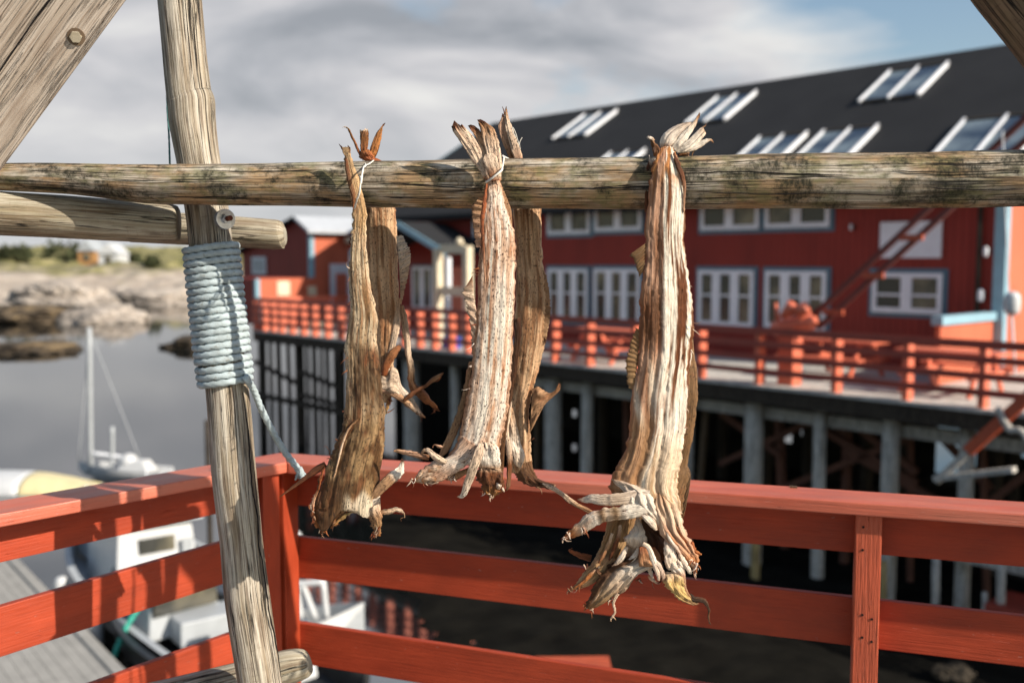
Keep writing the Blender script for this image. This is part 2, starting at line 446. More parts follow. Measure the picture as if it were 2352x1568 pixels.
cb = [(-420, 374, -420, 424), (-200, 375, -200, 430), (0, 375, 0, 437), (161, 376, 161, 446), (330, 378, 330, 466), (443, 378, 443, 469), (628, 376, 628, 472), (860, 371, 860, 476),
      (1040, 368, 1040, 478), (1200, 365, 1200, 479), (1440, 362, 1440, 480), (1600, 359, 1600, 480), (1745, 354, 1745, 479),
      (2000, 352, 2000, 478), (2200, 349, 2200, 476), (2352, 346, 2352, 473), (2600, 344, 2600, 471), (2850, 341, 2850, 469)]
pole('crossbar', cb, yb, 'pole', seg=40, n=220, wob=.035, wf=6, seed=2)
up = [(240, -900, 335, -900), (335, -330, 430, -330), (350, -160, 445, -160), (364, 0, 461, 0), (376, 121, 472, 121), (385, 215, 483, 215), (387, 236, 491, 236), (391, 282, 493, 282), (406, 362, 502, 362), (427, 483, 524, 483),
      (440, 600, 536, 600), (458, 780, 556, 780), (473, 892, 570, 892), (480, 988, 580, 988), (487, 1091, 588, 1091), (506, 1239, 602, 1239), (516, 1375, 620, 1375),
      (546, 1567, 648, 1567), (575, 1800, 680, 1800), (620, 2250, 730, 2250)]
def yu(cx, cy): return 2.36 - .10 * (cy - 400) / 1100
pole('upright_pole', up, yu, 'pale', seg=36, n=160, wob=.03, wf=5, seed=4)
pole('side_log', [(-420, 405, -420, 512), (-200, 421, -200, 527), (0, 438, 0, 541), (150, 449, 150, 547), (330, 465, 330, 555), (398, 471, 398, 556), (411, 480, 411, 548)], lambda x, y: 2.30 + .00015 * x, 'log', seg=30, n=70, seed=6)
pole('cross_log', [(300, 484, 300, 556), (440, 490, 440, 562), (540, 497, 540, 568), (630, 504, 630, 573), (648, 508, 648, 569), (655, 520, 655, 556)], lambda x, y: 2.52, 'log', seg=28, n=40, seed=8)
pole('foot_log', [(330, 1570, 350, 1660), (520, 1525, 540, 1612), (650, 1492, 668, 1572), (696, 1490, 706, 1555), (708, 1500, 712, 1540)], lambda x, y: 2.40, 'log', seg=28, n=40, seed=9)
# squared diagonal beam, upper left, with a long check and a bolt
def slab(name, p0, p1, width, depth, Y0, Y1, mat):
    A, B = at(*p0, Y0), at(*p1, Y1)
    d = (B - A).normalized()
    view = ((A + B) / 2 - CAM).normalized()
    w = d.cross(view).normalized()
    if w.x > 0: w = -w
    nrm = -w.cross(d).normalized()
    if nrm.y < 0: nrm = -nrm
    bm = NB()
    box(bm, A, B - A, w * width, nrm * depth)
    return mk(name, bm, M[mat], rk, bev=.006), A, d, w, nrm
dbeam, A, d, w, nr_ = slab('diagonal_beam', (470, -244), (-140, 583), .24, .07, 1.9, 2.05, 'beam')
bm = NB()
L_ = (at(-140, 583, 2.05) - A).length
N_ = 60
for i in range(N_):                                     # the open check in the beam face
    f0, f1 = i / N_, (i + 1) / N_
    def q(f, s):
        off = .103 + .004 * noise.noise(V((f * 9, 1.3, 0))) + s * (.0016 + .0012 * noise.noise(V((f * 14, 4, 0)))) * min(1, (f - .02) * 9, (.985 - f) * 9)
        return A + d * (L_ * f) + w * off - nr_ * .0012
    fs = bm.faces.new([bm.verts.new(q(f0, -1)), bm.verts.new(q(f1, -1)), bm.verts.new(q(f1, 1)), bm.verts.new(q(f0, 1))])
bmesh.ops.remove_doubles(bm, verts=bm.verts[:], dist=1e-5)
ck = bmesh.ops.extrude_face_region(bm, geom=bm.faces[:])
for v in [g for g in ck['geom'] if isinstance(g, bmesh.types.BMVert)]: v.co += nr_ * .002
mk('drying_check', bm, M['nail'], dbeam)
def disc_stack(name, c, axis, parts, parent):
    """turned profile: (radius, height from face, material)"""
    for nm, r0, h0, h1, seg, mt in parts:
        bm = NB()
        tube(bm, [c + axis * h0, c + axis * h1], [r0], n=1, seg=seg, straight=True)
        mk(nm, bm, M[mt], parent, smooth=False, bev=.0008)
c = at(172, 88, 1.935)
pr = (c - A); c = A + d * pr.dot(d) + w * pr.dot(w)
bm = NB(); tube(bm, [c - nr_ * .0015, c + nr_ * .004], [.0165], n=1, seg=24, straight=True)
hol = mk('bolt_recess', bm, M['brown'], dbeam)
disc_stack('bolt', c, -nr_, [('bolt', .0115, .0, .007, 6, 'log')], dbeam)
# bolt through the upright
c = at(518, 503, 2.292)
ax = V((.62, -.78, .05)).normalized()
bt = empty('bolt', c); bt.parent = rk; bt.location = c - rk.location
disc_stack('b', c, ax, [('washer', .023, -.012, .002, 28, 'steel'), ('nut', .0115, .002, .012, 6, 'steel'), ('threaded_rod', .0062, .010, .028, 12, 'rust')], bt)
# brown brace, upper right
pole('corner_brace', [(2180, -95, 2320, -190), (2244, 0, 2388, -95), (2352, 133, 2496, 38), (2540, 375, 2684, 280), (2600, 455, 2744, 360)], lambda x, y: 1.93 - .00006 * max(0, y), 'brown', seg=26, n=40, seed=12)
SUN_AZ, SUN_EL = R(29.5), R(31)
SDIR = V((math.cos(SUN_EL) * math.cos(SUN_AZ), -math.cos(SUN_EL) * math.sin(SUN_AZ), math.sin(SUN_EL)))
# ------------------------------------------------------------------ rope lashing round the upright
def upc(y):
    """centre, radius of the upright at picture height y"""
    for (a, b) in zip(up, up[1:]):
        if a[1] <= y <= b[1]:
            f = (y - a[1]) / (b[1] - a[1])
            xa, xb = a[0] + (b[0] - a[0]) * f, a[2] + (b[2] - a[2]) * f
            Y = yu((xa + xb) / 2, y)
            return at((xa + xb) / 2, y, Y), (xb - xa) / 2 * Y / FPX
def check(name, sec, Yf, pts, w, parent, n=80):
    """an open drying check lying on the near side of a round pole"""
    def ctr(px, py):
        best = None
        for a, b in zip(sec, sec[1:]):
            ca, cb = V(((a[0] + a[2]) / 2, (a[1] + a[3]) / 2)), V(((b[0] + b[2]) / 2, (b[1] + b[3]) / 2))
            d = cb - ca; f = max(0, min(1, (V((px, py)) - ca).dot(d) / d.dot(d)))
            q = ca + d * f; r = (math.hypot(a[2] - a[0], a[3] - a[1]) * (1 - f) + math.hypot(b[2] - b[0], b[3] - b[1]) * f) / 2
            k = (V((px, py)) - q).length
            if best is None or k < best[0]: best = (k, q, r)
        return best
    P = []; m = len(pts) * 10
    for i in range(m + 1):
        x, y = catm(pts, i / m)
        x += 1.6 * noise.noise(V((i * .31, w, 2))); y += 1.6 * noise.noise(V((i * .27, w, 9)))
        k, q, r = ctr(x, y)
        Y = Yf(q.x, q.y); k = min(k, r * .93)
        P.append(at(x, y, Y - (math.sqrt(r * r - k * k) + .4) * Y / FPX))
    bm = NB()
    tube(bm, P, [w * .3, w, w * .8, w, w * .7, w, w * .3], n=m, seg=6, wob=.5, wf=60, straight=True)
    mk(name, bm, M['nail'], parent, smooth=True)
U_ = bpy.data.objects['upright_pole']; C_ = bpy.data.objects['crossbar']
check('drying_check', up, yu, [(557, 900), (569, 981), (574, 1055), (580, 1126), (592, 1188), (594, 1250), (603, 1291), (617, 1395), (634, 1478), (646, 1556)], .0021, U_)
for p_, w_ in (([(836, 416), (950, 424), (1080, 433), (1110, 432)], .0014), ([(1160, 430), (1230, 432), (1330, 434), (1450, 430)], .0013), ([(1590, 396), (1700, 394), (1800, 398), (1960, 403)], .0012), ([(300, 404), (420, 410), (560, 426), (700, 428), (790, 424)], .0013),
               ([(880, 452), (980, 456), (1060, 455)], .0010), ([(1600, 440), (1760, 446), (1900, 444), (2080, 450)], .0011), ([(2050, 392), (2200, 396), (2352, 390)], .0011), ([(1260, 400), (1340, 404), (1430, 402)], .0009), ([(2120, 430), (2260, 436), (2352, 434)], .0012)):
    check('drying_check', cb, yb, p_, w_, C_)
turns, rr_ = 19.5, .0089
P = []
for i in range(int(turns * 40) + 1):
    t = i / 40
    a = 2 * math.pi * t
    y = 566 + (874 - 566) * t / turns
    cc, r = upc(y)
    gap = .004 if 16.4 < t else 0
    jit = .0012 * noise.noise(V((t * 1.7, 3, 0)))
    rad = r + rr_ * .93 + .0012 * noise.noise(V((t * .9, 8, 0)))
    tilt = .19 * rad
    P.append(cc + V((-math.cos(a) * rad, -math.sin(a) * rad, -math.cos(a) * tilt * -1 * -1 + jit - gap)))
last = P[-1]
lp = [last, at(566, 868, 2.27), at(582, 893, 2.30), at(600, 938, 2.33), at(627, 992, 2.35), at(653, 1036, 2.36), at(675, 1064, 2.36), at(688, 1082, 2.36)]
bm = NB()
tube(bm, P, [rr_], n=len(P) - 1, seg=15, lobes=3, twist=135, straight=True, cap=True)
tube(bm, lp, [.0084], n=90, seg=15, lobes=3, twist=135, cap=True, seed=3)
rope = mk('rope_lashing', bm, M['rope'], None, smooth=True, loc=P[0])
tag(rope, 'pale mint rope wound tightly round the upright pole with a frayed loose end', 'rope')
bm = NB()
e0 = lp[-1]
for k in range(60):
    a = random.uniform(0, 6.28); q = random.uniform(.2, 1)
    dx = math.cos(a) * .010 * q
    tube(bm, [e0 + V((dx * .5, math.sin(a) * .005, .010)), e0 + V((dx * .9 + .003, math.sin(a) * .008, -.004)), e0 + V((dx * 1.6 + .004 + random.uniform(-.003, .003), math.sin(a) * .012, -random.uniform(.008, .022)))], [.0022, .0020, .0010], n=5, seg=5)
mk('frayed_end', bm, M['rope'], rope, smooth=True)
# thin teal cord behind the upright
bm = NB()
tube(bm, [at(402, -120, 2.5), at(384, 60, 2.5), at(383, 150, 2.5), at(384, 240, 2.5), at(388, 310, 2.48), at(390, 372, 2.46), at(392, 420, 2.46)], [.0026], n=50, seg=8, lobes=2, twist=200)
tag(mk('cord', bm, M['teal'], None, smooth=True, loc=at(388, 310, 2.48)), 'thin dark teal cord hanging beside the upper upright pole', 'cord')
# ------------------------------------------------------------------ dried fish
WHITE, CREAM, TAN, BROWN, DARK = (.90, .79, .68), (.76, .60, .47), (.46, .295, .19), (.18, .08, .045), (.04, .021, .013)
ORANGE, PINK, YELL, OLIVE, RUST = (.50, .21, .09), (.60, .39, .29), (.62, .45, .22), (.27, .195, .125), (.34, .12, .06)
def mc(a, b, f):
    f = min(1, max(0, f))
    return tuple(x + (y - x) * f for x, y in zip(a, b))
def sst(a, b, x):
    x = min(1, max(0, (x - a) / (b - a)))
    return x * x * (3 - 2 * x)
def nz(x, y, s): return noise.noise(V((x, y, s)))
def paint_olive(u, y):
    w = nz(u * 3, y * .012, 3) * .12
    st = nz(u * 10, y * .007, 1) + .6 * nz(u * 24, y * .016, 2)
    c = mc((.64, .53, .39), (.38, .275, .18), sst(-.2, .4, st))
    c = mc(c, (.62, .40, .22), .7 * sst(560, 480, y))
    c = mc(c, (.20, .11, .06), sst(.25, .5, nz(u * 14, y * .011, 7)) * .8)
    c = mc(c, (.26, .16, .085), sst(.16, .05, abs(u - .66 + w)) * sst(640, 670, y) * sst(760, 720, y) * .9)
    pk = sst(755, 800, y + 22 * nz(u * 4, y * .02, 9) - 30 * u) * sst(1000, 900, y + 40 * nz(u * 5, .3, 8)) * sst(.10, .32, u + .10 * nz(u, y * .03, 4) + .1 * sst(860, 920, y))
    c = mc(c, (.045, .027, .013), .96 * pk * (.88 + .35 * nz(u * 16, y * .05, 5)))
    lo = sst(930, 990, y)
    c = mc(c, mc((.29, .21, .125), (.085, .052, .027), sst(-.15, .30, nz(u * 5, y * .02, 11) + .5 * nz(u * 18, y * .05, 12) + .25 * sst(.5, .0, u))), lo * .95)
    c = mc(c, (.10, .06, .035), sst(1095, 1135, y + 25 * nz(u * 4, 0, 2)) * sst(.75, .4, u) * .85)
    c = mc(c, (.80, .70, .55), sst(1128, 1150, y + 18 * nz(u * 6, 1, 2)) * sst(.35, .55, u) * .9)
    return c
def paint_speck(u, y):
    w = nz(u * 2, y * .008, 3) * .05
    c = mc((.92, .80, .69), (.66, .47, .36), sst(-.05, .45, nz(u * 8, y * .006, 1)))
    c = mc(c, (.40, .19, .10), sst(.18, .04, u + w) * .85)
    rb = (sst(.13, .02, abs(u - .25 - w)) + sst(.09, .02, abs(u - .46 - w)) * .9) * sst(700, 620, y) * sst(430, 470, y)
    c = mc(c, (.34, .14, .07), rb * (.55 + .8 * nz(u * 30, y * .05, 6)))
    c = mc(c, (.36, .17, .09), sst(.30, .55, nz(u * 9, y * .010, 31) + .5 * nz(u * 26, y * .03, 32)) * .75)
    c = mc(c, (.97, .88, .76), sst(.045, .01, abs(u - .33 - w)) * sst(540, 600, y) * sst(860, 820, y))
    c = mc(c, (.36, .18, .10), sst(.05, .012, abs(u - .38 - w)) * sst(540, 600, y) * sst(860, 820, y) * .7)
    c = mc(c, (.32, .16, .09), sst(.9, 1., u + w) * .7)
    c = mc(c, (.55, .26, .13), sst(455, 415, y) * .55)
    c = mc(c, (.46, .22, .12), sst(960, 1040, y) * sst(.15, .5, nz(u * 6, y * .03, 8)) * .7)
    return c
def paint_stripe(u, y):
    w = nz(u * 2, y * .007, 5) * .06
    uu = u + w
    left = mc((.58, .37, .275), (.30, .165, .105), sst(-.2, .5, nz(u * 7, y * .006, 2) + .5 * nz(u * 20, y * .02, 3)))
    left = mc(left, (.085, .042, .02), sst(.36, .16, abs(uu - .24)) * sst(650, 710, y + 30 * nz(u * 5, 2, 2)) * sst(830, 760, y) * .85)
    left = mc(left, (.88, .76, .62), sst(.05, .4, nz(u * 6 - y * .012, y * .004, 9)) * sst(800, 860, y) * sst(1010, 950, y) * .85)
    left = mc(left, (.46, .29, .17), sst(930, 1000, y) * .7)
    st = nz(uu * 10.5, y * .0035, 6) + .55 * nz(uu * 23, y * .009, 7) + .25 * nz(uu * 45, y * .03, 17)
    right = mc((.93, .81, .69), (.13, .058, .03), sst(-.04, .22, st))
    right = mc(right, (.58, .42, .26), sst(960, 1060, y) * .55)
    c = mc(left, right, sst(.40, .48, uu))
    c = mc(c, (.95, .86, .74), sst(.035, .01, abs(uu - .5)) * (.8 + .5 * nz(3, y * .03, 1)))
    c = mc(c, (.58, .27, .11), sst(440, 375, y) * sst(-.1, .25, nz(u * 6, y * .03, 13)))
    c = mc(c, (.30, .12, .06), sst(.08, .0, u) * .7)
    return c
def paint_tan(u, y):
    c = mc((.70, .49, .33), (.36, .215, .13), sst(-.2, .4, nz(u * 7, y * .006, 21) + .6 * nz(u * 20, y * .015, 22)))
    return mc(c, (.18, .10, .055), sst(.25, .55, nz(u * 5, y * .012, 23)) * .7)
def patch(name, L, Rr, Y, par, mat, cols, n=60, m=16, bf=.3, bb=.15, ridge=.0, nr=6., jagL=0., jagR=0., jf=14., rays=0, rayd=.0, seed=0, endjag=0., ejf=9., flat=False, rough=.0, curl=0., cside=None, endarc=None):
    """closed skin between two silhouette lines (picture points, optional 3rd value = nearer, in px) at depth Y.
    bf/bb: bulge to the front/back as a share of the width; ridge: folds along the length; rays: fin rays across"""
    bm = NB(); uvl = bm.loops.layers.uv.active
    cl = bm.loops.layers.float_color.new('Col')
    px = Y / FPX
    jagL *= 1.5; jagR *= 1.5
    if 36 <= n < 150 and not rays and bf < .5:
        rough = max(rough, 1.3); jagL = max(jagL, 1.2); jagR = max(jagR, 1.2); ridge = max(ridge * .8, .025)
    L = [tuple(p) + (0,) * (3 - len(p)) for p in L]; Rr = [tuple(p) + (0,) * (3 - len(p)) for p in Rr]
    rings, pyv = [], {}
    ln = 0; prev = None
    for i in range(n + 1):
        t = i / n
        a, b = V(catm(L, t)), V(catm(Rr, t))
        w = (b - a).length
        e = (b - a) / max(w, 1e-6)
        ja = jb = V((0, 0, 0))
        if jagL: ja = -e * jagL * (noise.noise(V((t * jf, seed + 1.7, 0))) + .6 * noise.noise(V((t * jf * 2.7, seed + 4.7, 0))))
        if jagR: jb = e * jagR * (noise.noise(V((t * jf, seed + 9.2, 0))) + .6 * noise.noise(V((t * jf * 2.7, seed + 2.9, 0))))
        c = (a + b) / 2
        if prev is not None: ln += (c - prev).length * px
        else: along = V((0, 1, 0))
        if prev is not None and (c - prev).length > 1e-6: along = (c - prev).normalized()
        prev = c
        ring = []
        for j in range(2 * m):
            front = j <= m
            u = j / m if front else (2 * m - j) / m
            s = max(0., 1 - (2 * u - 1) ** 2)
            p = a.lerp(b, u) + ja * max(0, 1 - 4.5 * u) ** 1.5 + jb * max(0, 1 - 4.5 * (1 - u)) ** 1.5
            h = w * (s ** .55 if not flat else min(1, s * 3)) * (bf if front else -bb)
            if front or bb > .1:
                k = 0.
                if ridge:
                    uw = u + .09 * noise.noise(V((t * 2.3, u * 2, seed + 8)))
                    k += ridge * w * 2.2 * (abs(noise.noise(V((uw * nr * .62 + .35 * math.sin(t * 5 + seed), t * 1.9, seed)))) - .22) * min(1, s * 2.2)
                    k += ridge * w * .45 * noise.noise(V((u * nr * 2.6, t * 3.1, seed + 5))) * min(1, s * 2.2)
                if rough:
                    k += rough * noise.noise(V((p.x * .09, p.y * .045, seed))) + rough * .5 * noise.noise(V((p.x * .25, p.y * .13, seed)))
                h += k if front else -k * .7
            if rays: h += rayd * math.cos(t * rays * 2 * math.pi)
            if curl: h += curl * w * (2 * u - 1) ** 2
            q = p.copy()
            if endjag and t > .55:
                g = (t - .55) / .45
                q += along * endjag * g * g * (noise.noise(V((u * ejf, seed + 3.3, 1))) * 1.5 + .7 * noise.noise(V((u * ejf * 3, seed, 2))))
            if endarc and t > .8:
                q += along * lin(endarc, u)[0] * ((t - .8) / .2) ** 1.5
            P = at(q.x, q.y, Y - (p.z + h) * px)
            vn = bm.verts.new(P); pyv[vn] = q.y
            ring.append((vn, u, ln, w * px, t))
        rings.append(ring)
    k2 = 2 * m
    def setf(f, vals):
        for l, (vv, u, s, ww, t) in zip(f.loops, vals):
            l[uvl].uv = ((s * 1.0 + seed, (u - .5) * ww + seed) if rays else ((u - .5) * ww + seed * 1.37, s + seed * .71))
            c = cols(u, vv.co.z and pyv[vv]) if callable(cols) else lin(cols, t)
            if cside:
                fx = max(0, min(1, (u - cside[0]) / (cside[1] - cside[0])))
                c = tuple(x + (y - x) * fx for x, y in zip(c, cside[2]))
            l[cl] = (*[min(.88, x ** e_) for x, e_ in zip(c, (.97, 1.09, 1.20))], 1)
    for i in range(n):
        for j in range(k2):
            k = (j + 1) % k2
            vals = [rings[i][j], rings[i][k], rings[i + 1][k], rings[i + 1][j]]
            setf(bm.faces.new([q[0] for q in vals]), vals)
    for rg in (rings[0][::-1], rings[-1]): setf(bm.faces.new([q[0] for q in rg]), rg)
    bmesh.ops.remove_doubles(bm, verts=bm.verts[:], dist=2e-5)
    return mk(name, bm, mat, par, smooth=True)
def strap(name, C, W, Y, par, mat, cols, n=40, m=8, bf=.22, bb=.12, rot=0., **k):
    """tapering strip along picture points C with widths W"""
    L, Rr = [], []
    for i, c in enumerate(C):
        c = tuple(c) + (0,) * (3 - len(c))
        a, b = C[max(i - 1, 0)], C[min(i + 1, len(C) - 1)]
        dx, dy = b[0] - a[0], b[1] - a[1]
        q = math.hypot(dx, dy) or 1
        ox, oy = -dy / q * W[i] / 2, dx / q * W[i] / 2
        L.append((c[0] + ox, c[1] + oy, c[2])); Rr.append((c[0] - ox, c[1] - oy, c[2]))
    return patch(name, L, Rr, Y, par, mat, cols, n=n, m=m, bf=bf, bb=bb, **k)
def tendril(name, C, r, Y, par, mat, cols, n=36):
    W = [2 * q for q in r]
    return strap(name, C, W, Y, par, mat, cols, n=n, m=4, bf=.5, bb=.5)
def Lx(rows): return [(a, y) for y, a, b in rows]
def Rx(rows): return [(b, y) for y, a, b in rows]
GRP = 'stockfish hung in pairs over the crossbar'
def fish(px, py, Y, label):
    return empty('dried_fish', at(px, py, Y), label, 'dried fish', GRP)
def Zz(bx, by, s): return lambda *pts: [(bx + p[0] * s, by + p[1] * s) + tuple(p[2:]) for p in pts]

# ---- pair one, front fish: narrow and olive brown
Y1 = 2.105
f1 = fish(840, 345, Y1, 'narrow olive brown dried fish with dark patch, in front at left')
m1 = M['fish_olive']
rows = [(338, 788, 801), (369, 791, 810), (411, 797, 824), (454, 806, 836), (484, 809, 842), (517, 810, 842), (543, 807, 841), (592, 801, 845), (661, 801.5, 853), (721, 803.5, 866),
        (781, 795.5, 866), (862, 794, 875), (942, 791, 883), (983, 785, 884), (1023, 770, 884), (1051, 759, 878), (1092, 745, 873), (1132, 735, 869), (1150, 731, 868), (1160, 729, 868)]
patch('body', Lx(rows), Rx(rows), Y1, f1, m1, paint_olive,
      n=240, m=36, bf=.22, bb=.16, ridge=.04, nr=5.5, jagL=4.0, jagR=2.2, jf=42, seed=1, rough=2.2, endarc=[(0, (38,)), (.08, (52,)), (.18, (62,)), (.28, (34,)), (.42, (12,)), (.56, (8,)), (.7, (18,)), (.85, (30,)), (.95, (12,)), (1, (0,))], endjag=5, ejf=14)
z = Zz(631.6, 689, .4028)
patch('belly_flap', z((398, 650, 6), (395, 700, 4), (372, 790, 2), (340, 880, 2), (300, 980), (262, 1060), (235, 1130), (222, 1200), (225, 1285)), z((425, 650, 12), (470, 705, 14), (415, 780, 16), (380, 880, 16), (350, 980, 14), (322, 1060, 12), (310, 1130, 10), (315, 1200, 10), (300, 1290)), Y1, f1, m1,
      [(0, OLIVE), (.12, (.13, .075, .045)), (.4, (.15, .07, .045)), (.8, (.09, .05, .032)), (1, (.34, .16, .07))], n=90, m=16, bf=.22, bb=.12, ridge=.1, nr=4, jagL=4.5, jf=36, seed=2, rough=1.5, endjag=6)
strap('skin_fold', z((484, 676, 20), (450, 700, 21), (415, 745, 21), (388, 810, 21), (370, 880, 20), (352, 950, 19), (330, 1035, 17)), [5, 6, 5, 5, 5, 4.5, 3], Y1, f1, m1, [(0, (.10, .06, .03)), (.25, TAN), (.6, CREAM), (1, TAN)], n=60, bf=.5, bb=.3, jagL=.8, jagR=.8, seed=3)
patch('collar_flap', z((226, 1195, 4), (228, 1225, 3), (236, 1255, 2), (246, 1290), (252, 1310), (262, 1325)), z((420, 1150, 8), (405, 1180, 8), (372, 1208, 6), (345, 1240, 3), (325, 1268), (286, 1322)), Y1, f1, m1,
      [(0, (.11, .065, .04)), (.5, (.10, .055, .035)), (.85, (.22, .11, .05)), (1, ORANGE)], n=40, m=16, bf=.2, bb=.12, ridge=.09, nr=5, jagL=3, jagR=2.5, jf=20, seed=4, endjag=5)
patch('collar_flap', z((300, 1230, 4), (370, 1190, 8), (430, 1150, 11), (490, 1125, 12), (540, 1100, 12), (575, 1085, 10), (598, 1080, 8)), z((330, 1292, 2), (370, 1250, 4), (425, 1208, 6), (480, 1208, 6), (525, 1225, 6), (585, 1200, 5), (603, 1190, 4)), Y1, f1, m1,
      [(0, ORANGE), (.25, TAN), (.5, CREAM), (.75, WHITE), (1, CREAM)], n=50, m=16, bf=.16, bb=.1, ridge=.08, nr=4, jagR=3, jf=22, seed=5, rough=1.2)
patch('jaw_lobe', z((510, 1195, 8), (520, 1222, 8), (535, 1250, 6), (548, 1285, 4), (562, 1315, 2), (564, 1340)), z((596, 1160, 8), (603, 1195, 9), (612, 1228, 8), (608, 1268, 6), (606, 1310, 4), (602, 1345)), Y1, f1, m1,
      [(0, CREAM), (.4, TAN), (.75, (.36, .24, .14)), (1, ORANGE)], n=40, m=14, bf=.4, bb=.25, ridge=.12, nr=4, jagL=3, jagR=2, jf=14, seed=6, rough=1.5, endjag=3)
strap('gill_fin', z((548, 1130, 14), (585, 1090, 17), (625, 1050, 19), (668, 1010, 18), (700, 985, 14), (722, 950, 9), (726, 903, 4)), [13, 21, 25, 26, 24, 14, 3], Y1, f1, m1, [(0, TAN), (.45, TAN), (.6, WHITE), (.88, WHITE), (.94, DARK), (1, DARK)], n=50, m=10, bf=.2, bb=.1, ridge=.08, nr=3, jagL=1.5, jagR=1.5, seed=7)
strap('thin_fin', z((592, 1213, 6), (625, 1208, 6), (660, 1202, 5), (690, 1192, 4), (715, 1200, 3), (735, 1213), (739, 1235), (727, 1240), (716, 1246), (722, 1258)), [11, 13, 13, 11, 9, 4, 1.6, 1.2, 1.1, 1], Y1, f1, m1, [(0, TAN), (.4, CREAM), (.7, TAN), (1, BROWN)], n=70, m=8, ridge=.2, nr=3, jagR=1, seed=8)
strap('dark_fin', z((290, 935, -4), (240, 965, -5), (190, 1000, -5), (130, 1045, -6), (70, 1090, -6), (22, 1125, -6)), [14, 17, 12, 9, 5, 1.5], Y1, f1, m1, [(0, (.12, .055, .035)), (.6, (.15, .07, .045)), (1, BROWN)], n=50, m=8, ridge=.2, nr=2, seed=9)
strap('torn_crust', z((318, 1300, 8), (352, 1268, 11), (395, 1232, 14), (440, 1210, 15), (500, 1206, 14), (545, 1222, 11), (562, 1248, 8)), [3, 7, 7, 5, 5, 6, 3], Y1, f1, m1, [(0, ORANGE), (.4, YELL), (.6, CREAM), (1, ORANGE)], n=60, bf=.5, bb=.3, jagL=3, jagR=2, jf=30, seed=151, rough=2)
strap('torn_crust', z((282, 950, 6), (262, 1010, 6), (246, 1075, 5), (228, 1120, 4), (216, 1160, 4), (214, 1210, 4), (226, 1255, 3), (240, 1300, 2)), [3, 6, 7, 8, 9, 8, 8, 3], Y1, f1, m1, [(0, RUST), (.3, BROWN), (.55, PINK), (.75, RUST), (1, ORANGE)], n=70, bf=.5, bb=.3, jagL=4, jagR=2, jf=34, seed=152, rough=2.5)
tendril('hair_curl', z((310, 880), (312, 862), (303, 846), (290, 832), (279, 834), (283, 842)), [1.3, 1, .8, .7, .6, .4], Y1, f1, m1, [(0, BROWN), (1, DARK)])
z = Zz(746.5, 241.2, .2124)
for pts, wd in (((( 205, 500), (180, 460), (150, 420)), (6, 4, .8)), (((235, 510), (222, 470), (226, 450)), (6, 5, 1)), (((258, 515), (262, 470), (246, 436)), (8, 6, 1))):
    strap('tail_tip', z(*pts), wd, Y1, f1, m1, [(0, TAN), (.5, DARK), (1, DARK)], n=14, m=5, bf=.3, bb=.3, jagL=.8, jagR=.8)
patch('side_fin', z((272, 1440), (262, 1460), (268, 1500), (280, 1550)), z((300, 1420), (300, 1460), (306, 1500), (306, 1560)), Y1, f1, m1, [(0, DARK), (1, BROWN)], n=24, m=6, bf=.1, bb=.1, jagL=3, jf=9, seed=3)
strap('split_tail', z((228, 580, 10), (250, 740, 13), (280, 880, 14), (310, 1000, 14), (306, 1130, 10)), [5, 9, 11, 9, 3], Y1, f1, m1, [(0, BROWN), (.5, (.22, .13, .08)), (1, BROWN)], n=40, m=8, bf=.3, bb=.2, jagL=1.2, jagR=1.2, seed=13)

# ---- pair one, back fish: shaded tan, ends higher up
Y1b = 2.30
f2 = fish(875, 430, Y1b, 'shaded tan dried fish with a striated side fin, behind the crossbar at left')
m2 = M['fish_tan']
rows = [(440, 826, 900), (477, 838, 908), (520, 839, 911), (580, 842, 913), (661, 846, 916), (700, 852, 918), (741, 858, 916), (781, 862, 910), (820, 868, 906), (860, 872, 903), (900, 876, 900), (925, 879, 897)]
patch('body', Lx(rows), Rx(rows), Y1b, f2, m2, paint_tan, n=160, m=28, bf=.3, bb=.16, ridge=.05, nr=5, jagL=1, jagR=1.6, jf=26, seed=21, rough=2)
z = Zz(516.8, 459.4, .4027)
patch('side_fin', z((975, 205, 2), (985, 290, 2), (992, 380, 2), (998, 480, 2), (1000, 590, 2)), z((1008, 200), (1045, 265, 5), (1060, 335, 6), (1035, 470, 5), (1006, 600, 2)), Y1b - .03, f2, m2, [(0, WHITE), (.5, CREAM), (1, TAN)], n=110, m=10, bf=.08, bb=.04, rays=11, rayd=1.6, jagR=2.5, jf=30, seed=22)
patch('skin_fold', z((985, 560, 6), (962, 640, 10), (955, 700, 12), (945, 780, 12), (930, 860, 12), (905, 930, 10), (888, 990, 8)), z((1003, 560, 4), (1000, 640, 10), (1003, 700, 11), (985, 780, 14), (968, 850, 14), (948, 920, 14), (935, 985, 10)), Y1b, f2, m2, [(0, TAN), (.5, CREAM), (1, CREAM)], n=60, m=12, bf=.3, bb=.15, ridge=.1, nr=4, jagR=1.2, seed=23, rough=1.2)
strap('belly_flap', z((1008, 600, 2), (1020, 680, 3), (1036, 780, 3), (1046, 880, 3), (1062, 960, 2), (1062, 1030, 2), (1082, 1075, 4), (1120, 1105, 5), (1165, 1150, 4), (1212, 1186, 2)), [7, 15, 17, 15, 16, 16, 22, 24, 16, 3], Y1b, f2, m2, [(0, TAN), (.3, CREAM), (.55, (.16, .10, .06)), (.8, (.22, .11, .06)), (1, ORANGE)], n=90, m=10, bf=.28, bb=.18, ridge=.15, nr=3, jagL=1.5, jagR=2, jf=20, seed=24)
strap('gill_fin', z((905, 1000, 16), (925, 930, 20), (955, 880, 22), (985, 845, 18), (1002, 830, 12)), [12, 19, 20, 14, 8], Y1b, f2, m2, [(0, RUST), (.5, (.34, .18, .10)), (1, BROWN)], n=36, m=8, seed=25, endjag=5, jagL=1)
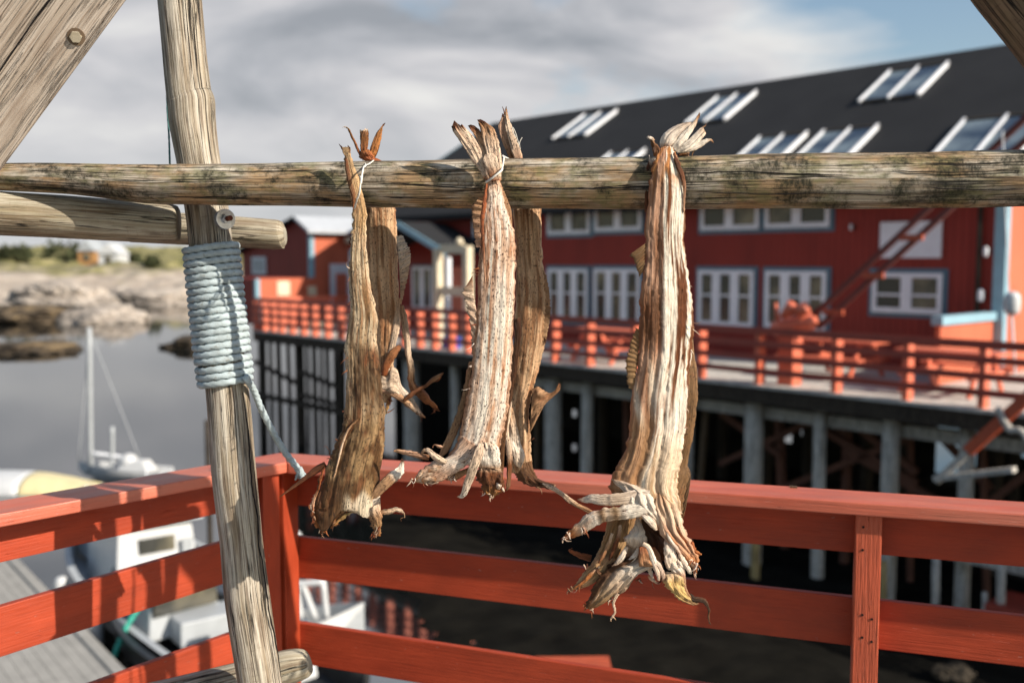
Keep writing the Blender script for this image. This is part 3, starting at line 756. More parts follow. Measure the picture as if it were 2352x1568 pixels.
patch('collar_flap', z((890, 1000, 6), (925, 1000, 8), (950, 950, 8), (985, 975, 6), (1010, 1060, 4), (1060, 1110, 2), (1110, 1190), (1142, 1240)), z((892, 1100, 10), (915, 1105, 10), (945, 1118, 10), (985, 1125, 10), (1025, 1150, 9), (1070, 1190, 7), (1105, 1225, 4), (1144, 1243)), Y1b, f2, m2, [(0, CREAM), (.4, CREAM), (.7, WHITE), (1, ORANGE)], n=60, m=14, bf=.2, bb=.12, ridge=.13, nr=5, jagL=1.5, jagR=1.5, seed=26, rough=1.2)
strap('jaw_strip', z((892, 1085, 16), (960, 1105, 17), (1030, 1150, 15), (1090, 1200, 11), (1142, 1241, 4)), [8, 14, 13, 10, 3], Y1b, f2, m2, [(0, PINK), (.5, TAN), (.8, CREAM), (1, ORANGE)], n=40, m=8, bf=.3, bb=.2, jagL=1, jagR=1.5, seed=27)
strap('thin_fin', z((1018, 1148, 22), (1060, 1110, 22), (1110, 1076, 20), (1140, 1062, 18), (1185, 1025, 16), (1225, 1000, 14), (1245, 983, 12)), [7, 11, 9, 7, 11, 8, 2], Y1b, f2, m2, [(0, (.16, .08, .05)), (.5, (.2, .10, .06)), (.8, TAN), (1, BROWN)], n=46, m=7, bf=.25, bb=.2, jagL=.6, seed=28)
strap('hanging_shred', z((918, 1110, 4), (930, 1160, 4), (922, 1195, 4), (918, 1220, 2)), [8, 9, 6, 3], Y1b, f2, m2, [(0, ORANGE), (1, YELL)], n=20, m=5, jagL=2, jagR=2, seed=29)
tendril('hair_curl', z((926, 1212, 4), (945, 1202, 4), (966, 1186, 4)), [1.5, 1.2, .6], Y1b, f2, m2, [(0, ORANGE), (1, BROWN)])
z = Zz(746.5, 241.2, .2124)
m2t = m2
patch('tail_fin', z((372, 500), (368, 530), (380, 575), (420, 605), (500, 612)), z((470, 480, 6), (500, 505, 8), (530, 550, 6), (545, 590, 4), (620, 608)), 2.2, f2, m2t, [(0, ORANGE), (.5, RUST), (1, RUST)], n=26, m=10, bf=.3, bb=.2, ridge=.12, nr=4, jagL=2, seed=31)
strap('tail_ray', z((380, 540, 4), (350, 470, 2), (310, 380), (272, 300), (250, 258), (220, 238), (185, 244)), [5, 6.5, 6, 5, 4, 3, .7], 2.2, f2, m2t, [(0, RUST), (.7, (.22, .14, .05)), (.85, CREAM), (1, CREAM)], n=40, m=6, bf=.35, bb=.3, jagL=.6)
strap('tail_ray', z((420, 580, 6), (420, 500, 6), (425, 400, 5), (425, 310, 4), (420, 272, 2)), [14, 16, 19, 20, 17], 2.2, f2, m2t, [(0, RUST), (.5, (.26, .12, .05)), (.85, (.2, .10, .045)), (1, CREAM)], n=40, m=10, bf=.15, bb=.1, ridge=.15, nr=5, endjag=6, seed=32)
strap('tail_ray', z((495, 590, 6), (515, 520, 6), (545, 430, 6), (580, 330, 4), (606, 265, 2), (625, 225), (652, 196)), [10, 16, 18, 15, 7, 4, 3], 2.2, f2, m2t, [(0, ORANGE), (.5, (.46, .22, .09)), (.75, (.34, .17, .07)), (.9, BROWN), (1, DARK)], n=46, m=10, bf=.2, bb=.1, ridge=.15, nr=4, jagL=1.5, seed=33)
strap('tail_ray', z((520, 585), (555, 500), (585, 400), (592, 330)), [6, 8, 6, 2], 2.21, f2, m2t, [(0, BROWN), (1, (.22, .14, .05))], n=24, m=6, bf=.25, bb=.2, seed=34)
patch('tail_stub', z((530, 570), (560, 575), (600, 596), (628, 610)), z((500, 640), (540, 640), (590, 640), (620, 640)), 2.2, f2, m2t, [(0, RUST), (1, (.22, .10, .06))], n=20, m=6, bf=.3, bb=.2)

# ---- pair two, front fish: cream with dark speckles
Y2 = 2.06
f3 = fish(1130, 430, Y2, 'cream dried fish speckled dark brown, at front in the middle')
m3 = M['fish_speck']
rows = [(400, 1117, 1148), (415, 1116, 1150.5), (440, 1117.5, 1154), (468, 1113, 1160), (492, 1108, 1168), (524, 1103, 1179), (580, 1100, 1185), (632, 1098, 1184), (701, 1095, 1181), (760, 1090, 1179), (822, 1085, 1176), (862, 1081, 1174), (902, 1074, 1171), (942, 1068, 1167), (983, 1058, 1158), (1006, 1052, 1152), (1026, 1044, 1149), (1046, 1030, 1148), (1064, 1016, 1146)]
patch('body', Lx(rows), Rx(rows), Y2, f3, m3, paint_speck, n=240, m=32, bf=.22, bb=.16, ridge=.032, nr=6, jagL=3.2, jagR=2.6, jf=40, seed=41, rough=1.8)
z = Zz(1004.9, 229.7, .1831)
tl = M['fish_speck']
patch('tail_fin', z((572, 990, 4), (545, 930, 5), (500, 850, 6), (420, 740, 6), (340, 610, 5), (260, 490, 4), (190, 385, 3), (165, 320, 2)), z((720, 1000, 8), (690, 950, 9), (640, 870, 10), (600, 760, 8), (555, 640, 6), (480, 500, 4), (400, 400, 3), (345, 350, 2)), Y2, f3, tl, [(0, RUST), (.12, CREAM), (.6, CREAM), (.86, CREAM), (.96, BROWN), (1, DARK)], n=70, m=18, bf=.08, bb=.06, ridge=.10, nr=8, endjag=16, ejf=10, jagL=1, seed=42)
patch('tail_fin', z((640, 960, 12), (610, 850, 13), (580, 720, 10), (540, 600, 6), (480, 470, 3), (430, 400, 1), (390, 345)), z((760, 960, 10), (770, 850, 10), (740, 720, 8), (690, 600, 5), (610, 480, 3), (530, 380, 2), (445, 300)), Y2, f3, tl, [(0, RUST), (.15, CREAM), (.7, TAN), (.9, BROWN), (1, DARK)], n=60, m=14, bf=.06, bb=.05, ridge=.10, nr=7, endjag=14, ejf=9, seed=43)
patch('tail_fin', z((620, 1010, 8), (590, 900, 11), (600, 800, 12), (610, 680, 9), (575, 540, 6), (550, 420, 4), (530, 340, 2), (510, 285)), z((795, 1010, 8), (805, 920, 8), (810, 820, 8), (800, 700, 7), (775, 560, 5), (745, 440, 4), (700, 350, 2), (640, 305)), Y2 - .004, f3, tl, [(0, RUST), (.1, CREAM), (.5, CREAM), (.8, TAN), (.95, (.28, .17, .10)), (1, DARK)], n=70, m=18, bf=.10, bb=.08, ridge=.09, nr=8, endjag=12, ejf=9, jagR=1, seed=44)
patch('tail_knuckle', z((590, 690, 14), (565, 740, 17), (570, 800, 19), (600, 860, 19), (630, 920, 17), (655, 980, 14)), z((690, 660, 14), (745, 720, 17), (775, 800, 18), (775, 860, 18), (760, 930, 16), (735, 990, 13)), Y2, f3, tl, [(0, CREAM), (.5, (.66, .54, .43)), (1, RUST)], n=40, m=14, bf=.12, bb=.1, ridge=.03, nr=5, seed=45)
patch('side_fin', z((520, 1225), (470, 1270), (436, 1330), (432, 1420), (442, 1540), (462, 1700), (478, 1850)), z((585, 1230, 6), (580, 1290, 6), (572, 1360, 6), (560, 1440, 6), (550, 1550, 6), (545, 1700, 6), (540, 1850, 6)), Y2, f3, m3, [(0, TAN), (.4, TAN), (1, PINK)], n=80, m=10, bf=.06, bb=.04, rays=6, rayd=1.6, jagL=3, jf=20, seed=46)
patch('side_fin', z((800, 1090, 4), (815, 1200, 4), (840, 1330, 4), (870, 1470, 4), (905, 1600, 4)), z((815, 1090), (860, 1200), (895, 1290), (930, 1400), (940, 1600)), Y2 + .01, f3, m3, [(0, TAN), (1, (.28, .18, .12))], n=50, m=8, bf=.08, bb=.05, rays=5, rayd=1.2, seed=47)
strap('back_ridge', z((615, 1050, 24), (600, 1180, 30), (585, 1320, 34), (565, 1460, 36), (560, 1568, 36), (575, 1900, 36), (600, 2300, 34)), [4, 8, 10, 11, 8, 7, 3], Y2, f3, m3, [(0, RUST), (.5, RUST), (.8, BROWN), (1, PINK)], n=60, m=8, bf=.4, bb=.3, jagL=1, jagR=1, seed=48)
z = Zz(516.8, 459.4, .4027)
patch('side_fin', z((1372, 495), (1354, 515), (1365, 570), (1385, 640), (1400, 720), (1405, 800), (1412, 880)), z((1412, 430, 4), (1418, 520, 4), (1430, 600, 4), (1440, 690, 4), (1440, 760, 4), (1436, 820, 4), (1432, 890, 4)), Y2, f3, m3, [(0, BROWN), (.2, CREAM), (1, PINK)], n=90, m=10, bf=.06, bb=.04, rays=8, rayd=1.5, jagL=5, jf=26, seed=49)
tendril('hair_curl', z((1372, 520), (1380, 505), (1370, 495), (1378, 490)), [1.4, 1, .8, .5], Y2, f3, m3, [(0, BROWN), (1, DARK)])
patch('belly_flap', z((1392, 920, -6), (1378, 980, -6), (1362, 1060, -6), (1340, 1150, -6), (1310, 1240, -6), (1272, 1330, -5), (1238, 1410, -4), (1222, 1450, -3)), z((1415, 920, 0), (1400, 1000, -2), (1388, 1080, -3), (1372, 1170, -3), (1345, 1270, -3), (1312, 1360, -2), (1275, 1430, -1), (1235, 1465)), Y2 + .012, f3, m3, [(0, TAN), (.5, (.28, .20, .13)), (1, TAN)], n=70, m=10, bf=.15, bb=.12, ridge=.1, nr=3, jagL=2, jf=26, seed=50, rough=1)
z = Zz(890, 947.4, .1953)
patch('collar_flap', z((880, 280, 12), (780, 460, 14), (660, 540, 14), (560, 560, 13), (460, 620, 11), (370, 690, 8), (310, 780, 4), (295, 805)), z((1250, 520, 18), (1120, 560, 18), (960, 610, 18), (830, 690, 17), (720, 760, 15), (590, 830, 12), (440, 838, 8), (400, 830, 4)), Y2, f3, m3, [(0, PINK), (.3, WHITE), (.6, PINK), (.82, CREAM), (1, ORANGE)], n=80, m=18, bf=.16, bb=.10, ridge=.10, nr=6, jagL=2, jagR=3, jf=24, seed=51, rough=2.2, endjag=5)
patch('white_plate', z((1075, 350, 30), (1060, 430, 33), (1050, 500, 34), (1040, 570, 32), (1040, 640, 26)), z((1240, 340, 32), (1310, 420, 34), (1325, 520, 34), (1335, 590, 31), (1330, 660, 24)), Y2, f3, m3, [(0, CREAM), (.4, WHITE), (.8, WHITE), (1, TAN)], n=36, m=16, bf=.16, bb=.1, ridge=.1, nr=4, jagR=1.5, seed=52, rough=2)
strap('throat_strap', z((1100, 360, 38), (1080, 450, 46), (1045, 550, 47), (1000, 670, 44), (950, 810, 32), (910, 920, 26), (872, 985, 20), (818, 985, 14)), [12, 21, 22, 22, 19, 15, 10, 1.5], Y2, f3, m3, [(0, CREAM), (.5, CREAM), (.9, WHITE), (1, TAN)], n=60, m=10, bf=.14, bb=.08, ridge=.1, nr=4, jagL=1, jagR=1, seed=53)
patch('gut_hollow', z((650, 760, 2), (690, 790, 2), (740, 800, 1), (800, 800)), z((960, 640, 2), (960, 680, 2), (930, 720, 1), (850, 770)), Y2 + .012, f3, m3, [(0, OLIVE), (.6, TAN), (1, (.16, .09, .045))], n=26, m=12, bf=.1, bb=.1, jagL=3, jf=12, seed=54)
patch('dried_gut', z((1055, 620, 14), (1040, 720, 15), (1060, 800, 13), (1110, 850, 8), (1120, 920, 6), (1160, 965, 4), (1215, 992, 2)), z((1330, 640, 6), (1365, 720, 7), (1370, 800, 8), (1372, 870, 8), (1355, 930, 6), (1290, 960, 4), (1235, 990, 2)), Y2, f3, m3, [(0, CREAM), (.15, (.12, .06, .035)), (.5, (.09, .05, .03)), (.8, (.34, .20, .09)), (1, YELL)], n=46, m=20, bf=.3, bb=.2, ridge=.22, nr=6, jagL=5, jagR=5, jf=14, seed=55, rough=6, endjag=5)
for c, w_ in ((((1060, 680, 18), (1090, 710, 20), (1110, 720, 16)), (5, 10, 4)), (((1290, 820, 18), (1310, 860, 22), (1300, 900, 16)), (6, 13, 6)), (((1100, 655, 14), (1200, 665, 20), (1290, 690, 14)), (3, 6, 3)), (((1350, 880, 14), (1362, 910, 16), (1372, 932, 10)), (4, 6, 2))):
    strap('bone_shard', z(*c), w_, Y2, f3, m3, [(0, WHITE), (1, CREAM)], n=14, m=6, bf=.5, bb=.4, seed=len(c), jagL=1, jagR=1)
for c, w_ in ((((330, 780, 10), (380, 730, 14), (430, 690, 12)), (6, 9, 5)), (((400, 800, 14), (480, 780, 18), (570, 790, 18)), (8, 12, 12)), (((480, 690, 18), (560, 660, 20), (640, 640, 18)), (6, 12, 8)), (((430, 740, 14), (500, 720, 17), (560, 700, 16)), (4, 8, 5))):
    strap('jaw_fold', z(*c), w_, Y2, f3, m3, [(0, ORANGE), (.5, CREAM), (1, (.26, .14, .07))], n=20, m=8, bf=.4, bb=.3, seed=c[0][0], jagL=1.5, jagR=1.5, ridge=.15, nr=3)
strap('gill_fin', z((690, 580, 22), (600, 540, 24), (530, 490, 24), (490, 450, 20), (455, 438, 17), (425, 450, 14), (398, 498, 10)), [10, 15, 14, 12, 10, 8, 2], Y2, f3, m3, [(0, CREAM), (.6, CREAM), (1, TAN)], n=46, m=8, bf=.2, bb=.15, ridge=.15, nr=3, seed=57)
strap('thin_fin', z((490, 525, 10), (400, 510, 8), (300, 485, 5), (200, 465, 2), (120, 448), (72, 450)), [13, 14, 13, 11, 8, 3], Y2, f3, m3, [(0, (.28, .16, .10)), (.5, PINK), (.9, TAN), (1, RUST)], n=46, m=8, bf=.3, bb=.2, ridge=.25, nr=3, jagL=.8, seed=58)
strap('small_fin', z((650, 408), (600, 395), (565, 378), (545, 380), (535, 395), (535, 410), (545, 405)), [6, 7, 3, 1.6, 1.2, 1, .8], Y2, f3, m3, [(0, PINK), (1, BROWN)], n=40, m=5, bf=.3, bb=.3, seed=59)

# ---- pair two, back fish
Y2b = 2.225
f4 = fish(1210, 430, Y2b, 'brown dried fish in shade with a spread chest fin, behind the crossbar in the middle')
m4 = M['fish_tan']
rows = [(440, 1170, 1236), (477, 1177, 1243), (540, 1182, 1244), (600, 1186, 1247), (640, 1186, 1254), (700, 1184, 1258), (782, 1181, 1253), (822, 1179, 1244), (862, 1176, 1235), (902, 1170, 1223), (942, 1165, 1216), (983, 1161, 1217.5), (1003, 1160, 1219), (1040, 1162, 1221), (1064, 1168, 1222), (1086, 1176, 1224)]
patch('body', Lx(rows), Rx(rows), Y2b, f4, m4, paint_tan, n=200, m=28, bf=.3, bb=.16, ridge=.045, nr=5, jagL=1.5, jagR=2, jf=36, seed=61, rough=2)
z = Zz(516.8, 459.4, .4027)
patch('side_fin', z((1800, 405, 2), (1806, 480, 2), (1812, 560, 2), (1815, 640, 2), (1812, 720, 2), (1805, 800, 2)), z((1818, 400), (1842, 470), (1852, 560), (1856, 640), (1850, 700), (1830, 810)), Y2b - .01, f4, m4, [(0, TAN), (1, (.34, .23, .15))], n=90, m=8, bf=.06, bb=.05, rays=14, rayd=1.1, jagR=2.5, jf=46, seed=62)
patch('chest_fin', z((1752, 1075, 4), (1785, 1062, 6), (1820, 1085, 6), (1850, 1100, 4), (1880, 1085, 2), (1898, 1052, 1), (1902, 1040)), z((1738, 1330, 4), (1760, 1290, 8), (1790, 1230, 8), (1825, 1165, 6), (1868, 1125, 3), (1908, 1085, 1), (1915, 1052)), Y2b - .01, f4, m4, [(0, TAN), (.4, TAN), (.8, (.34, .2, .12)), (1, BROWN)], n=50, m=18, bf=.1, bb=.06, ridge=.16, nr=7, jagL=1, seed=63)
patch('back_flap', z((1640, 680, -2), (1652, 760, -2), (1636, 880, -2), (1618, 1000, -2), (1600, 1100, -2), (1588, 1200, -2), (1574, 1330, -2), (1566, 1470, -2), (1560, 1600)), z((1686, 670), (1690, 760), (1676, 880), (1660, 1000), (1640, 1100), (1622, 1200), (1604, 1330), (1592, 1470), (1584, 1610)), Y2 + .05, f4, m4, [(0, DARK), (.5, (.07, .042, .028)), (1, (.20, .12, .07))], n=70, m=8, bf=.15, bb=.12, seed=64, ridge=.1, nr=3)
z = Zz(890, 947.4, .1953)
patch('white_plate', z((1440, -60, 6), (1425, 60, 6), (1410, 160, 6), (1400, 250, 6), (1390, 330, 6), (1420, 420, 8), (1455, 520, 8), (1500, 620, 6)), z((1470, -60, 6), (1500, 60, 6), (1535, 200, 8), (1560, 330, 8), (1590, 420, 8), (1615, 500, 8), (1600, 580, 8), (1570, 650, 6)), 2.15, f4, m4, [(0, TAN), (.3, CREAM), (.6, WHITE), (1, CREAM)], n=60, m=14, bf=.14, bb=.1, ridge=.1, nr=4, seed=65, rough=2.4)
strap('throat_strap', z((1450, -130, 12), (1425, 40, 14), (1400, 200, 16), (1415, 340, 18), (1435, 480, 20), (1436, 620, 18), (1428, 760, 14), (1420, 860, 10), (1398, 920, 6)), [5, 9, 10, 12, 13, 12, 10, 9, 2], 2.15, f4, m4, [(0, CREAM), (.5, CREAM), (.62, BROWN), (.9, (.25, .16, .11)), (1, BROWN)], n=70, m=8, bf=.25, bb=.15, ridge=.18, nr=3, jagL=1, seed=66)
patch('snout', z((1460, 640, 4), (1500, 740, 4), (1560, 800, 4), (1630, 850, 3), (1720, 870, 2), (1830, 890, 1), (1880, 902)), z((1700, 560, 4), (1715, 660, 5), (1750, 740, 5), (1800, 790, 4), (1880, 815, 3), (1960, 840, 2), (1995, 885)), Y2b, f4, m4, [(0, (.16, .10, .06)), (.4, (.10, .06, .04)), (1, (.05, .03, .022))], n=50, m=16, bf=.25, bb=.18, ridge=.14, nr=5, jagL=3.5, jagR=2, jf=18, seed=67, rough=3)
z = Zz(1205.8, 861.3, .4028)
strap('long_thin_fin', z((100, 618, 4), (150, 640, 5), (200, 670, 6), (250, 710, 6), (300, 742, 5), (360, 772, 3), (400, 800)), [4, 9, 11, 12, 11, 12, 10], 2.16, f4, m4, [(0, CREAM), (.4, CREAM), (.7, TAN), (1, BROWN)], n=50, m=8, bf=.25, bb=.2, ridge=.3, nr=3, jagL=1, seed=68)
z = Zz(1004.9, 229.7, .1831)
patch('tail_fin', z((960, 860, 2), (900, 740, 2), (850, 620, 1), (800, 500), (770, 400), (764, 320), (800, 230), (815, 170)), z((1070, 860, 4), (1000, 740, 4), (945, 620, 2), (905, 500), (870, 400), (850, 320), (850, 250), (838, 190)), 2.19, f4, m4, [(0, BROWN), (.2, (.30, .18, .11)), (.5, PINK), (.9, PINK), (1, BROWN)], n=60, m=12, bf=.06, bb=.05, ridge=.08, nr=5, jagL=1, jagR=1, seed=69)
strap('tail_ray', z((1030, 860, 8), (1015, 740, 8), (975, 610, 8), (935, 480, 7), (900, 370, 6), (875, 270, 4), (860, 180, 2), (862, 80)), [19, 21, 20, 18, 17, 12, 7, 1.5], 2.19, f4, M['fish_speck'], [(0, RUST), (.3, CREAM), (.7, CREAM), (.9, TAN), (1, DARK)], n=60, m=10, bf=.2, bb=.12, ridge=.15, nr=4, jagL=1, jagR=1, jf=24, seed=70)
for c in (((840, 190), (835, 140), (812, 84)), ((830, 210), (818, 190), (812, 168))): tendril('hair_curl', z(*c), [2, 1.4, .6], 2.19, f4, m4, [(0, BROWN), (1, DARK)])

# ---- pair three, front fish: pinkish, strongly striped
Y3 = 2.015
f5 = fish(1535, 420, Y3, 'largest dried fish, pinkish with long pale and brown stripes, hanging at right')
m5 = M['fish_stripe']
rows = [(336, 1526, 1541, -16), (341, 1517, 1546, -6), (355, 1509, 1555, 4), (373, 1500, 1561, 8), (390, 1496, 1565, 8), (417, 1493, 1570, 4), (452, 1489, 1573), (515, 1482, 1573.5), (552, 1482, 1573), (592, 1482, 1576), (632, 1477, 1582), (673, 1471, 1589), (713, 1468, 1592), (753, 1466, 1594), (794, 1466, 1590), (830, 1465, 1587), (861, 1460, 1582), (922, 1449, 1579), (982, 1447, 1574), (1010, 1440, 1571), (1043, 1431, 1568), (1070, 1419, 1563), (1087, 1408, 1560), (1105, 1402, 1558), (1125, 1400, 1557), (1150, 1420, 1560), (1180, 1450, 1566)]
patch('body', [(r[1], r[0], (r[3] if len(r) > 3 else 0)) for r in rows], [(r[2], r[0], (r[3] if len(r) > 3 else 0)) for r in rows], Y3, f5, m5, paint_stripe,
      n=300, m=40, bf=.19, bb=.10, ridge=.045, nr=7.5, jagL=3.2, jagR=3, jf=44, seed=81, rough=1.8)
z = Zz(1435.5, 241.2, .1758)
patch('tail_fin', z((478, 575, 6), (455, 510, 8), (470, 430, 9), (520, 360, 9), (600, 300, 7), (690, 255, 5), (790, 228, 2), (860, 222)), z((560, 580, 12), (620, 520, 15), (660, 470, 15), (700, 410, 13), (740, 370, 10), (790, 320, 7), (850, 265, 3), (880, 230)), Y3 + .03, f5, m5, [(0, PINK), (.2, WHITE), (.6, (.70, .62, .54)), (1, (.50, .40, .33))], n=50, m=14, bf=.22, bb=.12, ridge=.04, nr=4, seed=82, jagL=.6)
patch('tail_fin', z((600, 560, 12), (640, 490, 14), (700, 420, 13), (760, 350, 10), (830, 280, 7), (890, 220, 4), (930, 170, 2), (965, 110)), z((660, 600, 12), (730, 540, 13), (800, 470, 12), (850, 400, 9), (890, 330, 6), (930, 260, 3), (950, 200, 1), (982, 150)), Y3 + .03, f5, m5, [(0, WHITE), (.5, WHITE), (.75, CREAM), (.9, TAN), (1, DARK)], n=50, m=12, bf=.14, bb=.08, ridge=.06, nr=4, jagR=1, endjag=5, seed=83)
patch('tail_fin', z((640, 590, 10), (720, 530, 11), (800, 470, 10), (880, 400, 7), (950, 330, 4), (1000, 290, 2), (1020, 285)), z((690, 630, 8), (800, 615, 9), (900, 560, 8), (960, 500, 6), (1010, 440, 4), (1055, 380, 2), (1040, 330)), Y3 + .03, f5, m5, [(0, WHITE), (.6, WHITE), (.85, CREAM), (1, TAN)], n=46, m=12, bf=.14, bb=.08, ridge=.05, nr=4, endjag=5, seed=84)
patch('tail_fin', z((690, 570, 8), (800, 560, 9), (900, 520, 8), (990, 470, 6), (1060, 442, 4), (1120, 440, 2), (1150, 465)), z((690, 632, 6), (800, 622, 7), (900, 600, 6), (980, 565, 4), (1050, 515, 3), (1110, 475, 1), (1148, 490)), Y3 + .03, f5, m5, [(0, WHITE), (.7, WHITE), (.9, TAN), (1, DARK)], n=46, m=10, bf=.14, bb=.08, seed=85)
patch('tail_rag', z((690, 640), (740, 630), (800, 625), (845, 615)), z((700, 695), (740, 690), (790, 690), (835, 690)), Y3 + .05, f5, m5, [(0, DARK), (.5, (.28, .15, .07)), (1, PINK)], n=24, m=8, bf=.1, bb=.08, ridge=.2, nr=5, seed=86)
for c in (((900, 600), (880, 640), (876, 700)), ((965, 125), (972, 108), (964, 96)), ((1030, 285), (1050, 270), (1058, 240)), ((1140, 470), (1150, 490), (1146, 500))): tendril('hair_curl', z(*c), [1.6, 1.3, .6], Y3 + .04, f5, m5, [(0, TAN), (1, DARK)])
strap('side_strip', z((640, 620, 16), (660, 700, 20), (690, 790, 20), (730, 880, 17), (765, 990, 14), (775, 1150, 10), (765, 1400, 8)), [4, 9, 11, 11, 9, 7, 4], Y3, f5, m5, [(0, BROWN), (.3, DARK), (.6, (.17, .08, .05)), (1, PINK)], n=60, m=8, bf=.3, bb=.2, jagL=1, jagR=1, seed=87)
z = Zz(1205.8, 229.7, .4028)
patch('side_fin', z((595, 882), (618, 905), (632, 940), (645, 975), (652, 1010)), z((690, 815, 4), (692, 850, 4), (690, 890, 4), (684, 930, 4), (672, 980, 4)), Y3, f5, m5, [(0, OLIVE), (1, (.30, .21, .12))], n=70, m=12, bf=.08, bb=.05, rays=8, rayd=.9, jagL=3, jf=20, seed=88)
patch('side_fin', z((634, 1300), (612, 1345), (600, 1400), (582, 1450), (576, 1510), (582, 1570), (588, 1640)), z((655, 1310, 4), (652, 1370, 4), (650, 1420, 4), (645, 1470, 4), (640, 1520, 4), (632, 1570, 4), (620, 1650, 4)), Y3, f5, m5, [(0, (.28, .18, .10)), (1, (.34, .24, .14))], n=100, m=10, bf=.08, bb=.05, rays=12, rayd=.9, jagL=3.5, jf=34, seed=89)
z = Zz(1263.2, 1091, .238)
patch('skin_fold', z((592, 30, 8), (612, 65, 14), (650, 110, 17), (690, 145, 18), (730, 185, 18)), z((650, 45, 14), (760, 60, 20), (850, 100, 24), (910, 150, 25), (960, 200, 24)), Y3, f5, m5, [(0, TAN), (.5, WHITE), (1, WHITE)], n=36, m=12, bf=.18, bb=.12, ridge=.12, nr=4, jagR=1, seed=91, rough=1.5)
strap('gill_strap', z((960, 215, 34), (850, 205, 38), (740, 225, 38), (620, 236, 34), (500, 238, 26), (400, 225, 18), (320, 238, 10), (262, 232, 4)), [34, 33, 30, 28, 26, 21, 12, 2], Y3, f5, m5, [(0, WHITE), (.4, CREAM), (.8, WHITE), (1, RUST)], n=64, m=12, bf=.12, bb=.08, ridge=.05, nr=4, seed=92, jagL=.8)
strap('collar_flap', z((1000, 330, 32), (900, 318, 36), (780, 345, 38), (640, 370, 36), (520, 385, 30), (410, 430, 24), (310, 500, 16), (220, 560, 8), (122, 618)), [30, 36, 36, 31, 33, 34, 30, 22, 7], Y3, f5, m5, [(0, WHITE), (.28, WHITE), (.38, (.26, .19, .12)), (.46, CREAM), (.52, (.2, .14, .09)), (.6, WHITE), (.75, CREAM), (.88, ORANGE), (1, RUST)], n=80, m=14, bf=.28, bb=.2, ridge=.14, nr=5, jagL=2.5, jagR=1.5, jf=22, seed=93, rough=2, endjag=4)
patch('cheek_skin', z((1035, 150, 22), (985, 290, 32), (1030, 430, 32), (1060, 560, 32), (1130, 640, 31), (1215, 720, 28), (1290, 800, 22), (1350, 880, 14), (1385, 940, 6)), z((1070, 150, 22), (1215, 290, 20), (1275, 420, 18), (1310, 540, 16), (1370, 640, 14), (1410, 740, 12), (1440, 800, 10), (1425, 880, 6), (1405, 945, 2)), Y3, f5, m5, [(0, TAN), (.25, CREAM), (.45, PINK), (.65, (.62, .36, .24)), (.85, ORANGE), (1, WHITE)], n=90, m=20, bf=.16, bb=.1, ridge=.16, nr=6, jagL=3, jagR=4, jf=24, seed=94, rough=2.6, endjag=6)
patch('gill_plate', z((590, 40, 10), (700, 125, 24), (760, 215, 36), (770, 280, 38), (850, 345, 38), (960, 420, 36), (1030, 520, 32)), z((700, 60, 20), (880, 120, 32), (975, 190, 36), (1010, 270, 38), (1045, 360, 37), (1075, 450, 35), (1085, 540, 31)), Y3, f5, m5, [(0, CREAM), (.35, WHITE), (.6, WHITE), (.85, CREAM), (1, RUST)], n=70, m=18, bf=.10, bb=.08, ridge=.12, nr=4, jagL=1.5, jagR=2, jf=22, seed=131, rough=3)
for q_, (c_, w_) in enumerate(((((1040, 330, 40), (1080, 440, 40), (1130, 540, 38), (1200, 640, 34), (1290, 740, 26)), (5, 8, 9, 8, 3)), (((1100, 470, 38), (1150, 600, 37), (1230, 720, 32), (1330, 860, 22)), (4, 8, 9, 3)), (((1180, 420, 28), (1240, 520, 29), (1300, 620, 26), (1380, 700, 18)), (4, 8, 8, 3)), (((1250, 760, 30), (1300, 850, 27), (1350, 930, 20), (1370, 948, 16)), (9, 13, 9, 2)), (((1330, 790, 22), (1385, 860, 18), (1412, 930, 12)), (8, 11, 3)), (((820, 280, 42), (760, 330, 44), (640, 345, 40), (560, 380, 34)), (4, 7, 6, 2)))):
    strap('flesh_strip', z(*c_), w_, Y3, f5, m5, [(0, CREAM), (.4, [PINK, WHITE, RUST, WHITE, CREAM, BROWN][q_]), (1, [ORANGE, RUST, ORANGE, WHITE, RUST, DARK][q_])], n=40, m=8, bf=.35, bb=.25, ridge=.1, nr=3, jagL=1.5, jagR=1.5, seed=140 + q_)
strap('edge_curl', z((1370, 640, 16), (1385, 700, 18), (1410, 735, 16), (1455, 765, 10), (1430, 778, 8)), [6, 8, 8, 5, 2], Y3, f5, m5, [(0, RUST), (1, ORANGE)], n=30, m=6, bf=.4, bb=.3, jagL=2, jagR=2, seed=95)
strap('inner_flap', z((860, 345, 36), (930, 400, 38), (985, 460, 38), (1030, 530, 36)), [9, 18, 18, 6], Y3, f5, m5, [(0, RUST), (.3, WHITE), (1, CREAM)], n=36, m=8, bf=.25, bb=.15, seed=96)
patch('throat_hollow', z((880, 420, 2), (900, 520, 2), (930, 620, 2), (960, 720, 2), (1000, 800, 2)), z((1010, 450, 2), (1080, 560, 2), (1120, 640, 2), (1130, 740, 2), (1110, 830, 2)), Y3 + .01, f5, m5, [(0, DARK), (.5, (.05, .032, .024)), (1, BROWN)], n=40, m=12, bf=.1, bb=.1, ridge=.2, nr=4, seed=97)
patch('flesh_fold', z((1105, 570, 24), (1100, 660, 27), (1098, 740, 28), (1105, 820, 27), (1120, 890, 24)), z((1180, 620, 22), (1215, 690, 24), (1222, 760, 24), (1260, 830, 22), (1300, 900, 18)), Y3, f5, m5, [(0, PINK), (.4, WHITE), (1, CREAM)], n=46, m=14, bf=.26, bb=.16, ridge=.16, nr=4, jagL=1.5, jagR=1.5, seed=98, rough=3)
